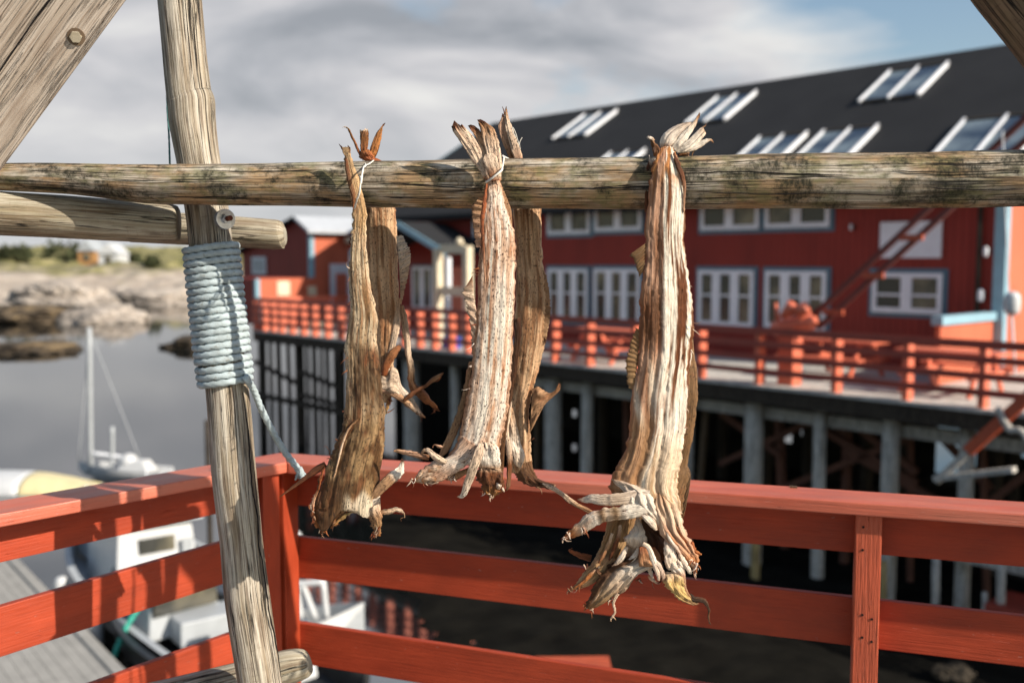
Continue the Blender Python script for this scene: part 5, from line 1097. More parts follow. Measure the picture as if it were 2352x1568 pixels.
def skylight(TL, TR, BL, n):
    s0, o0 = rpx(*TL); s1, _ = rpx(*TR)
    if BL: LS.append(o0 - rpx(*BL)[1])
    do = LS[0] if not BL else o0 - rpx(*BL)[1]
    do = max(.9, min(1.6, do))
    def Q(s, o, h): return WP(s, o, ZE + slope * (o - EAVE_O)) + up_n * h
    root = empty('skylight', Q((s0 + s1) / 2, o0 - do / 2, .0)); root.parent = bb_; root.location = root.location - bb_.location
    def rb(nm, a, b, oa, ob, h0, h1, mat):
        bm = NB(); hexa(bm, [Q(a, oa, h0), Q(b, oa, h0), Q(b, ob, h0), Q(a, ob, h0), Q(a, oa, h1), Q(b, oa, h1), Q(b, ob, h1), Q(a, ob, h1)])
        mk(nm, bm, M[mat], root)
    o1 = o0 - do
    rb('pane', s0 + .05, s1 - .05, o1 + .05, o0 - .05, .02, .07, 'skyglass')
    k = max(1, n)
    for i in range(k + 1):
        c = s0 + (s1 - s0) * i / k
        rb('frame_bar', c - .028, c + .028, o1 - .03, o0 + .03, .01, .12, 'white')
    rb('frame_end', s0 - .03, s1 + .03, o0 - .04, o0 + .02, .0, .10, 'tar'); rb('frame_end', s0 - .03, s1 + .03, o1 - .02, o1 + .04, .0, .06, 'tar')
skylight((1345, 268), (1418, 258), (1257, 338), 2)
skylight((1650, 228), (1747, 208), (1565, 298), 2)
skylight((2046, 170), (2186, 143), (1961, 249), 2)
skylight((1747, 322), (1854, 312), None, 2)
skylight((1894, 308), (2018, 295), None, 2)
skylight((2217, 283), (2420, 262), None, 2)
skylight((1405, 357), (1482, 350), None, 2)
# windows
def window(px0, py0, px1, py1, ncol, trans=None, case=.10, o=DEP, root=bb_):
    s0, z1 = wpx(px0, py0, o); s1, z0 = wpx(px1, py1, o)
    bm = NB()
    c = case
    wbox(bm, s0 - c, s1 + c, o - .03, o + .02, z0 - c, z1 + c)
    wnd = mk('window', bm, M['blue'], root)
    bm = NB(); wbox(bm, s0, s1, o - .045, o - .031, z0, z1)
    mk('pane', bm, M['glass'], wnd)
    bm = NB(); f = .10
    def fb(a, b, c_, d_, q=.0): wbox(bm, a, b, o - .085 - q, o - .047, c_, d_)
    fb(s0, s0 + f, z0, z1); fb(s1 - f, s1, z0, z1); fb(s0 + f, s1 - f, z0, z0 + f * 1.1); fb(s0 + f, s1 - f, z1 - f, z1)
    for i in range(1, ncol):
        m_ = s0 + (s1 - s0) * i / ncol; fb(m_ - .12, m_ + .12, z0 + f * 1.1, z1 - f, .002)
    if trans:
        for q in trans:
            zz = z0 + (z1 - z0) * q; fb(s0 + f, s1 - f, zz - .025, zz + .025, -.012)
    mk('frame', bm, M['white'], wnd)
for x0, x1, yb0, yb1, ytop in ((1262, 1358, 538, 537, 455), (1370, 1476, 532, 529, 450), (1614, 1746, 528, 526, 440), (1762, 1908, 523, 521, 430)):
    window(x0, ytop, x1, yb1, 2)
window(1262, 617, 1352, 742, 3, (.55,)); window(1368, 617, 1472, 745, 3, (.55,))
window(1608, 620, 1732, 752, 3, (.55,)); window(1762, 622, 1898, 758, 3, (.55,))
window(2008, 626, 2165, 722, 2, (.45,))
window(1090, 498, 1160, 540, 2)
window(950, 612, 996, 712, 2, None, .06)
# corner board, down pipe, plaque, wall lamps
def wpart(nm, px0, py0, px1, py1, o0, o1, mat, parent=bb_):
    s0, z1 = wpx(px0, py0, o0); s1, z0 = wpx(px1, py1, o0)
    bm = NB(); wbox(bm, s0, s1, o0, o1, z0, z1)
    return mk(nm, bm, M[mat], parent)
bm = NB(); wbox(bm, S_BR - .20, S_BR + .035, DEP - .04, DEP + .16, WZ, zt)
mk('corner_board', bm, M['ltblue'], bb_)
bm = NB(); s_, _ = wpx(2247, 600, DEP - .1)
tube(bm, [WP(s_, DEP - .08, WZ), WP(s_, DEP - .08, zt)], [.05], n=1, seg=10, straight=True); mk('down_pipe', bm, M['tar'], bb_, smooth=True)
pl = wpart('wall_panel', 2022, 511, 2160, 592, DEP - .06, DEP - .01, 'white')
for px, py, h in ((2265, 578, 14), (2253, 678, 17), (1955, 522, 9)):
    s_, z_ = wpx(px, py, DEP - .12)
    bm = NB(); q = h * 17 / FPX
    tube(bm, [WP(s_, DEP - .13, z_ - q), WP(s_, DEP - .13, z_ - q * .6), WP(s_, DEP - .13, z_ + q * .6), WP(s_, DEP - .13, z_ + q)], [q * .25, q * .5, q * .5, q * .25], n=10, seg=12)
    lm = mk('wall_lamp', bm, M['white'], bb_, smooth=True)
    bm = NB(); wbox(bm, s_ - .04, s_ + .04, DEP - .12, DEP, z_ - .04, z_ + .05); mk('bracket', bm, M['tar'], lm)
# low windbreak wall with pale blue coping standing out from the corner
sW = wpx(2285, 740, DEP)[0]
bm = NB(); z1 = wpx(2285, 735, DEP)[1]
wb = empty('windbreak', WP(sW, 3.5, WZ), 'low sunlit red board screen with pale blue coping by the building corner', 'screen wall')
bm = NB(); uvl = bm.loops.layers.uv.active
wbox(bm, sW - .10, sW, 2.55, DEP - .05, WZ, z1); mk('board_screen', bm, M['cladlit'], wb)
bm = NB(); wbox(bm, sW - .16, sW + .06, 2.5, DEP - .05, z1 + .002, z1 + .17); mk('coping', bm, M['ltblue'], wb)
# dark window in the sunlit gable
bm = NB(); wbox(bm, S_BR + .002, S_BR + .04, DEP + 1.5, DEP + 2.3, WZ + .9, WZ + 1.9); mk('gable_window', bm, M['glass'], bb_)
# ---- tables on the wharf
def table(s, o, label, turn=0):
    t = empty('picnic_table', WP(s, o, WZ), label, 'table', 'picnic tables on the wharf')
    bm = NB(); wbox(bm, s - .9, s + .9, o - .35, o + .35, WZ + .70, WZ + .75); mk('table_top', bm, M['rail'], t)
    for q in (-.75, .75):
        bm = NB(); wbox(bm, s - .9, s + .9, o + q - .13, o + q + .13, WZ + .41, WZ + .45); mk('bench_seat', bm, M['rail'], t)
    for q in (-.6, .6):
        bm = NB()
        bar(bm, WP(s + q, o - .68, WZ), WP(s + q, o - .25, WZ + .69), .05, .1); bar(bm, WP(s + q, o + .68, WZ), WP(s + q, o + .25, WZ + .69), .05, .1)
        bar(bm, WP(s + q + .055, o - .85, WZ + .36), WP(s + q + .055, o + .85, WZ + .36), .05, .09)
        mk('leg_frame', bm, M['rail'], t)
a = wpx(2180, 850, 1.6)[0]; b = wpx(2060, 850, 1.6)[0]; c = wpx(2270, 850, 3)[0]
e = wpx(1400, 790, 1.2)[0]; f = wpx(1680, 830, 1.1)[0]
table(e, 1.25, 'sunlit red picnic table on the wharf between the two largest fish'); table(a, 1.7, 'red picnic table on the wharf below the blue coped screen'); table(a - 2.6, 2.4, 'red picnic table on the wharf left of the window with net curtain'.replace(' with net curtain', ' nearest the corner'))
for px, py, o, lab in ((2118, 800, 1.2, 'white jug on the table'), (2238, 800, 1.2, 'white jug at the right end')):
    pass
# ---- derrick crane: winch post and twin boom
cr = empty('derrick_crane', WP(wpx(1825, 900, .5)[0], .5, WZ), 'red wharf derrick with winch drum and long sloping twin boom', 'crane')
s_, z_ = wpx(1822, 740, .5)
bm = NB(); wbox(bm, s_ - .22, s_ + .10, .35, .67, WZ, z_); mk('winch_post', bm, M['rail'], cr)
bm = NB(); tube(bm, [WP(s_ - .38, .5, z_ - .15), WP(s_ + .42, .5, z_ + .05)], [.16], n=3, seg=14, straight=True); mk('winch_drum', bm, M['rail'], cr, smooth=True)
bm = NB(); tube(bm, [WP(s_ - .1, .3, z_ + .1), WP(s_ + .12, .3, z_ + .33)], [.07, .13], n=3, seg=12, straight=True); tube(bm, [WP(s_ + .22, .3, z_ + .22), WP(s_ + .40, .3, z_ + .30)], [.12, .12], n=2, seg=12, straight=True); mk('gear', bm, M['rail'], cr, smooth=True)
bm = NB(); tube(bm, [WP(s_ - .18, .28, z_ + .02), WP(s_ - .25, .28, z_ + .36)], [.05, .03], n=2, seg=8, straight=True); mk('crank_handle', bm, M['rail'], cr, smooth=True)
for (x0, y0), (x1, y1) in (((1835, 755), (2142, 470)), ((1880, 752), (2192, 470))):
    a = wpx(x0, y0, .6); b = wpx(x1, y1, .6)
    f = 1.6
    bm = NB(); bar(bm, WP(a[0], .6, a[1]), WP(a[0] + (b[0] - a[0]) * f, .6, a[1] + (b[1] - a[1]) * f), .09, .09); mk('boom_spar', bm, M['boom'], cr)
for px, py in ((1912, 718), (2003, 634), (2092, 547)):
    s1_, z1_ = wpx(px, py, .5)
    bm = NB(); wbox(bm, s1_ - .20, s1_ + .20, .50, .56, z1_ - .04, z1_ + .06); mk('spacer', bm, M['redworn'], cr)
# second boom low at the right, weathered at its foot
c2 = empty('loading_boom', WP(wpx(2260, 1000, -1.2)[0], -1.2, -1), 'long red loading beam with a weathered grey foot, sloping down at right', 'beam')
a, b, c = wpx(2440, 840, -1.0), wpx(2225, 1035, -1.0), wpx(2152, 1105, -1.0)
bm = NB(); bar(bm, WP(a[0], -1, a[1]), WP(b[0], -1, b[1]), .16, .16); mk('upper_beam', bm, M['redworn'], c2)
bm = NB(); bar(bm, WP(b[0], -1, b[1]), WP(c[0], -1, c[1]), .10, .10); mk('grey_foot', bm, M['grey'], c2)
a, b = wpx(2148, 1098, -1.05), wpx(2330, 1078, -1.05)
bm = NB(); bar(bm, WP(a[0], -1.05, a[1]), WP(b[0], -1.05, b[1]), .16, .08); mk('cross_plank', bm, M['grey'], c2)
bm = NB(); tube(bm, [WP(wpx(2290, 935, -1.1)[0], -1.1, wpx(2290, 935, -1.1)[1]), WP(wpx(2318, 985, -1.1)[0], -1.1, wpx(2318, 985, -1.1)[1]), WP(wpx(2350, 995, -1.1)[0], -1.1, wpx(2350, 995, -1.1)[1]), WP(wpx(2390, 1080, -1.1)[0], -1.1, wpx(2390, 1080, -1.1)[1])], [.04, .06, .05, .04], n=20, seg=10); mk('hose_guard', bm, M['grey'], c2, smooth=True)
# mooring float hung on a cord in front of the gable
s_, z_ = wpx(2325, 697, .2)
bm = NB(); D = (WP(s_, .2, z_) - CAM).y; q = D / FPX
prof = [(-28, 3), (-25, 11), (-17, 17), (0, 18.5), (17, 17), (25, 11), (28, 3)]
tube(bm, [WP(s_, .2, z_ + h * q) for h, r in prof], [r * q for h, r in prof], n=24, seg=20)
mf = tag(mk('mooring_float', bm, M['gel'], None, smooth=True, loc=WP(s_, .2, z_)), 'oval white float hanging on a thin cord in front of the sunlit gable', 'float')
bm = NB(); e1 = wpx(2332, 860, .2); e0 = wpx(2303, 300, .2)
tube(bm, [WP(e0[0], .2, e0[1]), WP(s_ - .06, .2, z_ + 27 * q)], [.012], n=2, seg=6, straight=True)
tube(bm, [WP(s_, .2, z_ - 27 * q), WP(e1[0], .2, e1[1])], [.022], n=2, seg=6, straight=True)
mk('cord', bm, M['white'], mf)
# barrels and a blue crate by the middle railing
def keg(px, py, o, r, h, mat, label, cat):
    s_, z_ = wpx(px, py, o)
    rt_ = empty(cat.replace(' ', '_'), WP(s_, o, WZ), label, cat, None)
    bm = NB(); tube(bm, [WP(s_, o, WZ), WP(s_, o, WZ + h * .5), WP(s_, o, WZ + h)], [r * .86, r, r * .86], n=8, seg=18); mk('drum', bm, M[mat], rt_, smooth=True)
    bm = NB()
    for zz in (.2, .8): tube(bm, [WP(s_, o, WZ + h * zz - .02), WP(s_, o, WZ + h * zz + .02)], [r * 1.0], n=1, seg=18, straight=True)
    mk('hoop', bm, M['steel'], rt_)
bm = NB(); s_, z_ = wpx(1037, 765, .6); wbox(bm, s_ - .16, s_ + .16, .4, .8, WZ, WZ + .30)
tag(mk('fish_crate', bm, M['bluepl'], None, bev=.02, loc=WP(s_, .6, WZ)), 'small blue plastic crate standing behind the wharf railing', 'crate')
# ---- cream timber frame with pale posts
cf = empty('timber_frame', WP(wpx(1040, 700, 1.2)[0], 1.2, WZ), 'cream timber goal shaped frame standing on the wharf', 'frame')
for px, y0, y1, w_, mt in ((1006, 572, 800, .20, 'cream'), (1074, 565, 720, .20, 'cream')):
    s_, z1 = wpx(px, y0, 1.2)
    bm = NB(); wbox(bm, s_ - w_ / 2, s_ + w_ / 2, 1.1, 1.3, WZ, z1); mk('frame_post', bm, M[mt], cf)
for y in (572, 668):
    a, z_ = wpx(1008, y, 1.2); b, _ = wpx(1072, y, 1.2)
    bm = NB(); wbox(bm, a + .101, b - .101, 1.15, 1.25, z_ - .12, z_ + .12); mk('frame_rail', bm, M['cream'], cf)
s_, z_ = wpx(1055, 562, 1.2); bm = NB(); bmesh.ops.create_icosphere(bm, subdivisions=2, radius=.11)
for v in bm.verts: v.co += WP(s_, 1.2, z_ + .08)
mk('knob', bm, M['cream'], cf, smooth=True)
bm = NB(); s_, z_ = wpx(1034, 640, DEP); wbox(bm, s_ - .5, s_ + .0, DEP - .05, DEP + .02, WZ, WZ + 2.1); dd_ = mk('door', bm, M['blue'], bb_)
bm = NB(); wbox(bm, s_ + .05, s_ + .95, DEP - .05, DEP + .02, WZ, WZ + 2.1); mk('door', bm, M['rail'], bb_)
# ---- porch roof on the left part of the big building
pr_ = empty('porch', WP(wpx(960, 600, 3.2)[0], 4, WZ), 'small open porch with blue edged pitched roof left of the timber frame', 'porch')
a = wpx(912, 508, 3.0); b = wpx(1022, 575, 3.0); c = wpx(802, 575, 3.0)
for (p, q) in ((a, b), (a, c)):
    sg = 1 if q[0] > p[0] else -1
    bm = NB(); hexa(bm, [WP(p[0], 3.0, p[1] - .2), WP(q[0], 3.0, q[1] - .2), WP(q[0], 3.04, q[1] - .2), WP(p[0], 3.04, p[1] - .2), WP(p[0], 3.0, p[1]), WP(q[0], 3.0, q[1]), WP(q[0], 3.04, q[1]), WP(p[0], 3.04, p[1])]); mk('barge_board', bm, M['ltblue'], pr_)
    bm = NB(); hexa(bm, [WP(p[0], 3.041, p[1] - .1), WP(q[0], 3.041, q[1] - .1), WP(q[0], DEP - .02, q[1] - .1), WP(p[0], DEP - .02, p[1] - .1), WP(p[0], 3.041, p[1] - .005), WP(q[0], 3.041, q[1] - .005), WP(q[0], DEP - .02, q[1] - .005), WP(p[0], DEP - .02, p[1] - .005)]); mk('roof_slope', bm, M['roof'], pr_)
for q in (b, c):
    bm = NB(); wbox(bm, q[0] - .07, q[0] + .07, 3.05, 3.19, WZ, q[1] - .21); mk('porch_post', bm, M['white'], pr_)
# ---- smaller red building further left, its right side sunlit
OF = 5.4
sb = wpx(713, 560, OF)[0]
lb = empty('boat_house', WP(sb - 2, OF + 2, WZ), 'red gabled building with sunlit side and pale metal roof, left end of the wharf', 'building')
zE = wpx(713, 521, OF)[1]; sA, zA = wpx(688, 497, OF); s0b = wpx(556, 572, OF)[0]; zL = wpx(556, 572, OF)[1]
BK = OF + 7
bm = NB(); uvl = bm.loops.layers.uv.active
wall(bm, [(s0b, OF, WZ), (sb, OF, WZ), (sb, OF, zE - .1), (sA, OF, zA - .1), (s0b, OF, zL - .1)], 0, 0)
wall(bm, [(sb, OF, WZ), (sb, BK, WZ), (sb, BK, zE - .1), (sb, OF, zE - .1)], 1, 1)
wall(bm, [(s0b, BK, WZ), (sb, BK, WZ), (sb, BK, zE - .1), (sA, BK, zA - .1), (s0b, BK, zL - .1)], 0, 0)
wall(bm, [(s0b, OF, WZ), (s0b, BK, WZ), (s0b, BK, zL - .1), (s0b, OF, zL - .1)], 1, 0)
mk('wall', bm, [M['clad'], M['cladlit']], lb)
for (sp, zp), (sq_, zq), mt in (((sA, zA), (sb + .35, zE - .16), 'metal_roof'), ((sA, zA), (s0b - .3, zL - .15), 'roof')):
    bm = NB(); hexa(bm, [WP(sp, OF - .3, zp - .1), WP(sq_, OF - .3, zq - .1), WP(sq_, BK, zq - .1), WP(sp, BK, zp - .1), WP(sp, OF - .3, zp + .02), WP(sq_, OF - .3, zq + .02), WP(sq_, BK, zq + .02), WP(sp, BK, zp + .02)]); mk('roof', bm, M[mt], lb)
bm = NB(); wbox(bm, sb - .16, sb + .03, OF - .03, OF + .16, WZ, zE - .12); mk('corner_board', bm, M['ltblue'], lb)
s_, z1 = wpx(580, 590, OF); s2, z0 = wpx(612, 630, OF)
bm = NB(); wbox(bm, s_, s2, OF - .05, OF + .01, z0, z1); wq = mk('window', bm, M['white'], lb)
bm = NB(); wbox(bm, s_ + .1, s2 - .1, OF - .06, OF - .051, z0 + .1, z1 - .1); mk('pane', bm, M['greygel'], wq)
# white framed red door on its sunlit side, further back
def side_px(px, py, sx_):
    r = ray(px, py); q0 = WP(sx_, 0, 0)
    t = (q0 - CAM).dot(wd) / r.dot(wd); p = CAM + r * t
    return -(p - V((E0.x, E0.y, 0))).dot(wn), p.z
o0, z1 = side_px(757, 606, sb); o1, _ = side_px(806, 606, sb)
bm = NB(); wbox(bm, sb + .002, sb + .06, o0, o1, WZ, z1); dq = mk('door', bm, M['white'], lb)
bm = NB(); wbox(bm, sb + .061, sb + .08, o0 + .25, o1 - .25, WZ, z1 - .4); mk('door_leaf', bm, M['rail'], dq)
oq, zq = side_px(795, 553, sb); bm = NB(); bmesh.ops.create_icosphere(bm, subdivisions=2, radius=.16)
for v in bm.verts: v.co += WP(sb + .15, oq, zq)
mk('side_lamp', bm, M['cream'], lb, smooth=True)
# low red store in front of it, right side sunlit
ss = wpx(590, 690, 1.4)[0]
st = empty('store_shed', WP(ss - 1, 2.5, WZ), 'low red flat roofed shed with pale blue corner behind the left railing', 'shed')
z1 = wpx(590, 640, 1.4)[1]
o9 = side_px(742, 655, ss)[0]
bm = NB(); uvl = bm.loops.layers.uv.active
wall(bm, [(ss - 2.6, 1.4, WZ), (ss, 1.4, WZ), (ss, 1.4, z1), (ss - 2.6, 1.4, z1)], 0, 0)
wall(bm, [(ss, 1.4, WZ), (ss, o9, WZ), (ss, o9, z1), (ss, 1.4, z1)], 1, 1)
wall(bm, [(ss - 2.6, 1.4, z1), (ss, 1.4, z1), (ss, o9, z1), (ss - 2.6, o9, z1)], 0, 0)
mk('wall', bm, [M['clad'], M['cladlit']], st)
bm = NB(); wbox(bm, ss - .14, ss + .03, 1.36, 1.52, WZ, z1 - .01); mk('corner_board', bm, M['ltblue'], st)
for px, py, q in ((650, 662, .26), (716, 668, .18)):
    oq, zq = side_px(px, py, ss)
    bm = NB(); wbox(bm, ss + .002, ss + .05, oq - q, oq + q, zq - q, zq + q); mk('side_plate', bm, M['cream'], st)
# ------------------------------------------------------------------ water, far shore, rocks
bm = NB()
bmesh.ops.create_grid(bm, x_segments=4, y_segments=4, size=4500)
for v in bm.verts: v.co.z = SEA
tag(mk('water', bm, M['water'], None), kind='structure')
HS = SEA
bm = NB(); NX, NY = 220, 46
g = []
for i in range(NX + 1):
    x = -330 + 420 * i / NX
    col_ = []
    for j in range(NY + 1):
        f = j / NY
        y0 = 128 + 9 * noise.noise(V((x * .03, 2, 0))) + 5 * noise.noise(V((x * .11, 5, 0))) + .14 * max(0, x + 30)
        y = y0 + 260 * f ** 1.5
        dd_ = y - y0
        h = .16 * dd_ / (1 + dd_ * .012) + min(1, dd_ / 6) * (1.6 * noise.noise(V((x * .06, y * .05, 1))) + 1.5 * abs(noise.noise(V((x * .17, y * .12, 4)))) + .7 * noise.noise(V((x * .5, y * .35, 4))))
        col_.append(bm.verts.new((x, y, SEA - .4 + h)))
    g.append(col_)
for i in range(NX):
    for j in range(NY): bm.faces.new((g[i][j], g[i + 1][j], g[i + 1][j + 1], g[i][j + 1]))
tag(mk('shore', bm, M['hill'], None, smooth=False), kind='structure')
def rock(c, size, mat, label, seed, cat='rock', grp=None, nm='rock', sub=5):
    bm = NB(); bmesh.ops.create_icosphere(bm, subdivisions=sub, radius=1)
    for v in bm.verts:
        p = v.co.copy()
        k = 1 + .35 * noise.noise(p * 1.4 + V((seed, 0, 0))) + .22 * abs(noise.noise(p * 3.1 + V((0, seed, 0)))) + .09 * noise.noise(p * 8 + V((0, 0, seed))) + .05 * noise.noise(p * 17)
        v.co = V((p.x * size[0] * k, p.y * size[1] * k, p.z * size[2] * k)) + V(c)
    tag(mk(nm, bm, M[mat], None, loc=c), label, cat, grp)
def onsea(px, py, dz=0.): return on_z(px, py, SEA + dz)
p = onsea(70, 806); rock(p + V((0, 0, .1)), (3.4, 2.6, .5), 'skerry', 'dark weed covered skerry low in the water at far left', 3, 'skerry', None, 'skerry')
p = onsea(430, 797); rock(p + V((1.0, 0, .1)), (2.2, 1.8, .7), 'skerry', 'small dark skerry just left of the rope wrapped upright', 5, 'skerry', None, 'skerry')
p = onsea(60, 742); rock(p + V((-2, 3, .5)), (5.5, 3.5, .95), 'skerry', 'low dark brown rock at the water edge of the far shore', 8)
p = onsea(225, 742); rock(p + V((0, 2, .2)), (3.8, 3, 1.3), 'rock', 'rounded pale boulder at the water edge of the far shore', 11)
p = onsea(120, 712); rock(p + V((0, 3, 1)), (5.5, 4, 2.2), 'rock', 'large pale boulder on the far shore behind the dark one', 13)
p = onsea(330, 700); rock(p + V((0, 3, .6)), (6, 4, 1.6), 'rock', 'flat pale rock on the far shore left of the upright', 17)
p = onsea(530, 795); rock(p + V((0, 0, -.1)), (1.1, .9, .25), 'skerry', 'tiny awash rock between the upright and the wharf piles', 19, 'skerry', None, 'skerry', 4)
def hillz(x, y):
    y0 = 128 + 9 * noise.noise(V((x * .03, 2, 0))) + 5 * noise.noise(V((x * .11, 5, 0))) + .14 * max(0, x + 30)
    dd_ = max(0, y - y0)
    return SEA - .4 + .16 * dd_ / (1 + dd_ * .012) + min(1, dd_ / 6) * (1.6 * noise.noise(V((x * .06, y * .05, 1))) + 1.5 * abs(noise.noise(V((x * .17, y * .12, 4)))))
def bush(px, Y, w_, h_, label, seed):
    x = (px - 1176) / FPX * Y
    z0 = hillz(x, Y)
    rt_ = empty('bush', (x, Y, z0), label, 'bush', 'bushes on the far shore')
    bm = NB(); rnd = random.Random(seed)
    for k in range(420):
        a, b_, r_ = rnd.uniform(0, 6.28), rnd.uniform(-.2, 1), rnd.uniform(.3, 1) ** .5
        c = V((x + math.cos(a) * w_ * r_ * math.sqrt(1 - b_ * b_ * .8), Y + math.sin(a) * w_ * r_ * .7, z0 + h_ * max(.05, b_) * r_))
        d1, d2 = V((rnd.uniform(-1, 1), rnd.uniform(-1, 1), rnd.uniform(-1, 1))).normalized() * .42, V((rnd.uniform(-1, 1), rnd.uniform(-1, 1), rnd.uniform(-1, 1))).normalized() * .42
        bm.faces.new([bm.verts.new(q) for q in (c - d1, c + d2, c + d1, c - d2)])
    mk('foliage', bm, M['bushm'], rt_)
    bm = NB(); tube(bm, [(x, Y, z0 - .5), (x, Y, z0 + h_ * .6)], [.2, .08], n=2, seg=6); mk('stem', bm, M['brown'], rt_)
bush(150, 190, 4.6, 4.2, 'large dark bush left of the ochre house on the far shore', 1); bush(40, 180, 3.4, 2.6, 'low dark bush at the left edge of the far shore', 2); bush(312, 185, 1.6, 2.8, 'small dark bush just right of the white gable', 3); bush(352, 170, 1.3, 1.6, 'smallest bush on the open grassy slope', 4)
def cottage(px, py, Y, w_, h_, mat, label):
    x = (px - 1176) / FPX * Y; z0 = hillz(x, Y) - .3
    rt_ = empty('cottage', (x, Y, z0), label, 'house', 'cottages on the far shore')
    bm = NB(); hexa(bm, [(x - w_, Y - 2, z0), (x + w_, Y - 2, z0), (x + w_, Y + 3, z0), (x - w_, Y + 3, z0), (x - w_, Y - 2, z0 + h_), (x + w_, Y - 2, z0 + h_), (x + w_, Y + 3, z0 + h_), (x - w_, Y + 3, z0 + h_)]); mk('wall', bm, M[mat], rt_)
    bm = NB()
    a = [bm.verts.new(q) for q in ((x - w_ * 1.15, Y - 2.3, z0 + h_ * .98), (x + w_ * 1.15, Y - 2.3, z0 + h_ * .98), (x, Y - 2.3, z0 + h_ * 1.75), (x - w_ * 1.15, Y + 3.3, z0 + h_ * .98), (x + w_ * 1.15, Y + 3.3, z0 + h_ * .98), (x, Y + 3.3, z0 + h_ * 1.75))]
    for q in ((0, 1, 2), (3, 5, 4), (0, 2, 5, 3), (1, 4, 5, 2), (0, 3, 4, 1)): bm.faces.new([a[i] for i in q])
    mk('roof', bm, M['gel' if mat == 'gel' else 'greygel'], rt_)
    bm = NB(); hexa(bm, [(x - .6, Y - 2.06, z0 + h_ * .3), (x + .6, Y - 2.06, z0 + h_ * .3), (x + .6, Y - 2.0, z0 + h_ * .3), (x - .6, Y - 2.0, z0 + h_ * .3), (x - .6, Y - 2.06, z0 + h_ * .8), (x + .6, Y - 2.06, z0 + h_ * .8), (x + .6, Y - 2.0, z0 + h_ * .8), (x - .6, Y - 2.0, z0 + h_ * .8)]); mk('window', bm, M['glass'], rt_)
cottage(262, 590, 178, 1.7, 2.4, 'gel', 'white gabled cottage on the far shore'); cottage(212, 580, 184, 1.5, 2.6, 'orange', 'ochre cottage beside the white one on the far shore')
# ------------------------------------------------------------------ pontoon and boats below the left railing
PZ = -3.75
pA, pB = on_z(44, 1288, PZ), on_z(295, 1549, PZ)
pd = (pB - pA); pd.normalize(); pn = V((pd.y, -pd.x, 0))
if pn.x > 0: pn = -pn                                    # towards the left
po = empty('pontoon', pA + pn * 1.2, 'grey boarded floating pontoon below the left railing', 'pontoon')
bm = NB()
for i in range(16):
    a = pA - pd * 7 + pn * (.17 + i * .16)
    box(bm, a - Zv * .05, pd * 17, pn * .152, Zv * .05)
mk('deck_boards', bm, M['concrete'], po)
bm = NB(); a = pA - pd * 7; box(bm, a - Zv * .30, pd * 17, pn * .168, Zv * .34); mk('edge_curb', bm, M['concrete'], po, bev=.02)
bm = NB(); box(bm, a + pn * .3 - Zv * .75, pd * 17, pn * 2.3, Zv * .69); mk('float', bm, M['tar'], po)
def hull(bm, L_, B, H, M0, inner=True, n=24):
    """open boat hull along local +x (bow), sheer line, transom; M0 places it"""
    secs = []
    for i in range(n + 1):
        f = i / n; x = -L_ / 2 + L_ * f
        w_ = B / 2 * (.86 + .14 * min(1, f * 3)) * (1 - max(0, (f - .45) / .55) ** 2.2)
        w_ = max(w_, .02)
        zk = -.35 * H + .45 * H * max(0, (f - .6) / .4) ** 2
        zs = H * (.62 + .38 * f ** 2)
        xo = x + (.25 * (f ** 4))
        secs.append([(xo, -w_, zs, 0), (xo - .05, -w_ * .92, zs * .45, 0), (xo - .1 * f, -w_ * .55, zk + .12 * H, 0), (xo - .14 * f, 0, zk, 0), (xo - .1 * f, w_ * .55, zk + .12 * H, 0), (xo - .05, w_ * .92, zs * .45, 0), (xo, w_, zs, 0),
                     (xo, w_ * .90, zs, 1), (xo, w_ * .84, zs * .40, 1), (xo, 0, zs * .36, 1), (xo, -w_ * .84, zs * .40, 1), (xo, -w_ * .90, zs, 1)])
    vs = [[bm.verts.new(M0 @ V(p[:3])) for p in s_] for s_ in secs]
    k = len(vs[0])
    for i in range(n):
        for j in range(k):
            f = bm.faces.new((vs[i][j], vs[i][(j + 1) % k], vs[i + 1][(j + 1) % k], vs[i + 1][j])); f.material_index = 0 if j < 6 else 1
    for s_ in (vs[0], vs[-1]): bm.faces.new(s_)
def place(c, yaw): return Matrix.Translation(c) @ Matrix.Rotation(yaw, 4, 'Z')
def lbox(bm, M0, x0, x1, y0, y1, z0, z1, tp=0., tx=0.):
    hexa(bm, [M0 @ V(q) for q in ((x0, y0, z0), (x1, y0, z0), (x1, y1, z0), (x0, y1, z0), (x0 + tx, y0 + tp, z1), (x1 - tx, y0 + tp, z1), (x1 - tx, y1 - tp, z1), (x0 + tx, y1 - tp, z1))])
yawp = math.atan2(-pd.y, -pd.x)                          # bow pointing away from the camera
# black hulled boat with white wheelhouse alongside the pontoon
pc = on_z(268, 1330, SEA + .6)
m0 = place(V((pc.x + .55, pc.y + .2, SEA + .05)), yawp)
b1 = empty('motor_boat', m0.translation, 'black hulled motor boat with a white wheelhouse, moored beside the pontoon', 'boat', 'boats moored below the left railing')
bm = NB(); hull(bm, 7.6, 2.5, .95, m0); mk('hull', bm, [M['hull'], M['greygel']], b1, smooth=False)
bm = NB(); lbox(bm, m0, -.3, 1.5, -.72, .72, .35, 1.50, .10, .12); wq = mk('wheelhouse', bm, M['gel'], b1, bev=.05)
bm = NB()
for y in (-.655,): lbox(bm, m0, .1, 1.1, y - .03, y + .03, 1.0, 1.3)
mk('cabin_window', bm, M['glass'], wq)
bm = NB(); lbox(bm, m0, -.25, -.205, -.30, .30, 1.02, 1.28); mk('cabin_window', bm, M['glass'], wq)
bm = NB(); lbox(bm, m0, -.36, 1.6, -.76, .76, 1.51, 1.56); mk('cabin_roof', bm, M['gel'], b1, bev=.02)
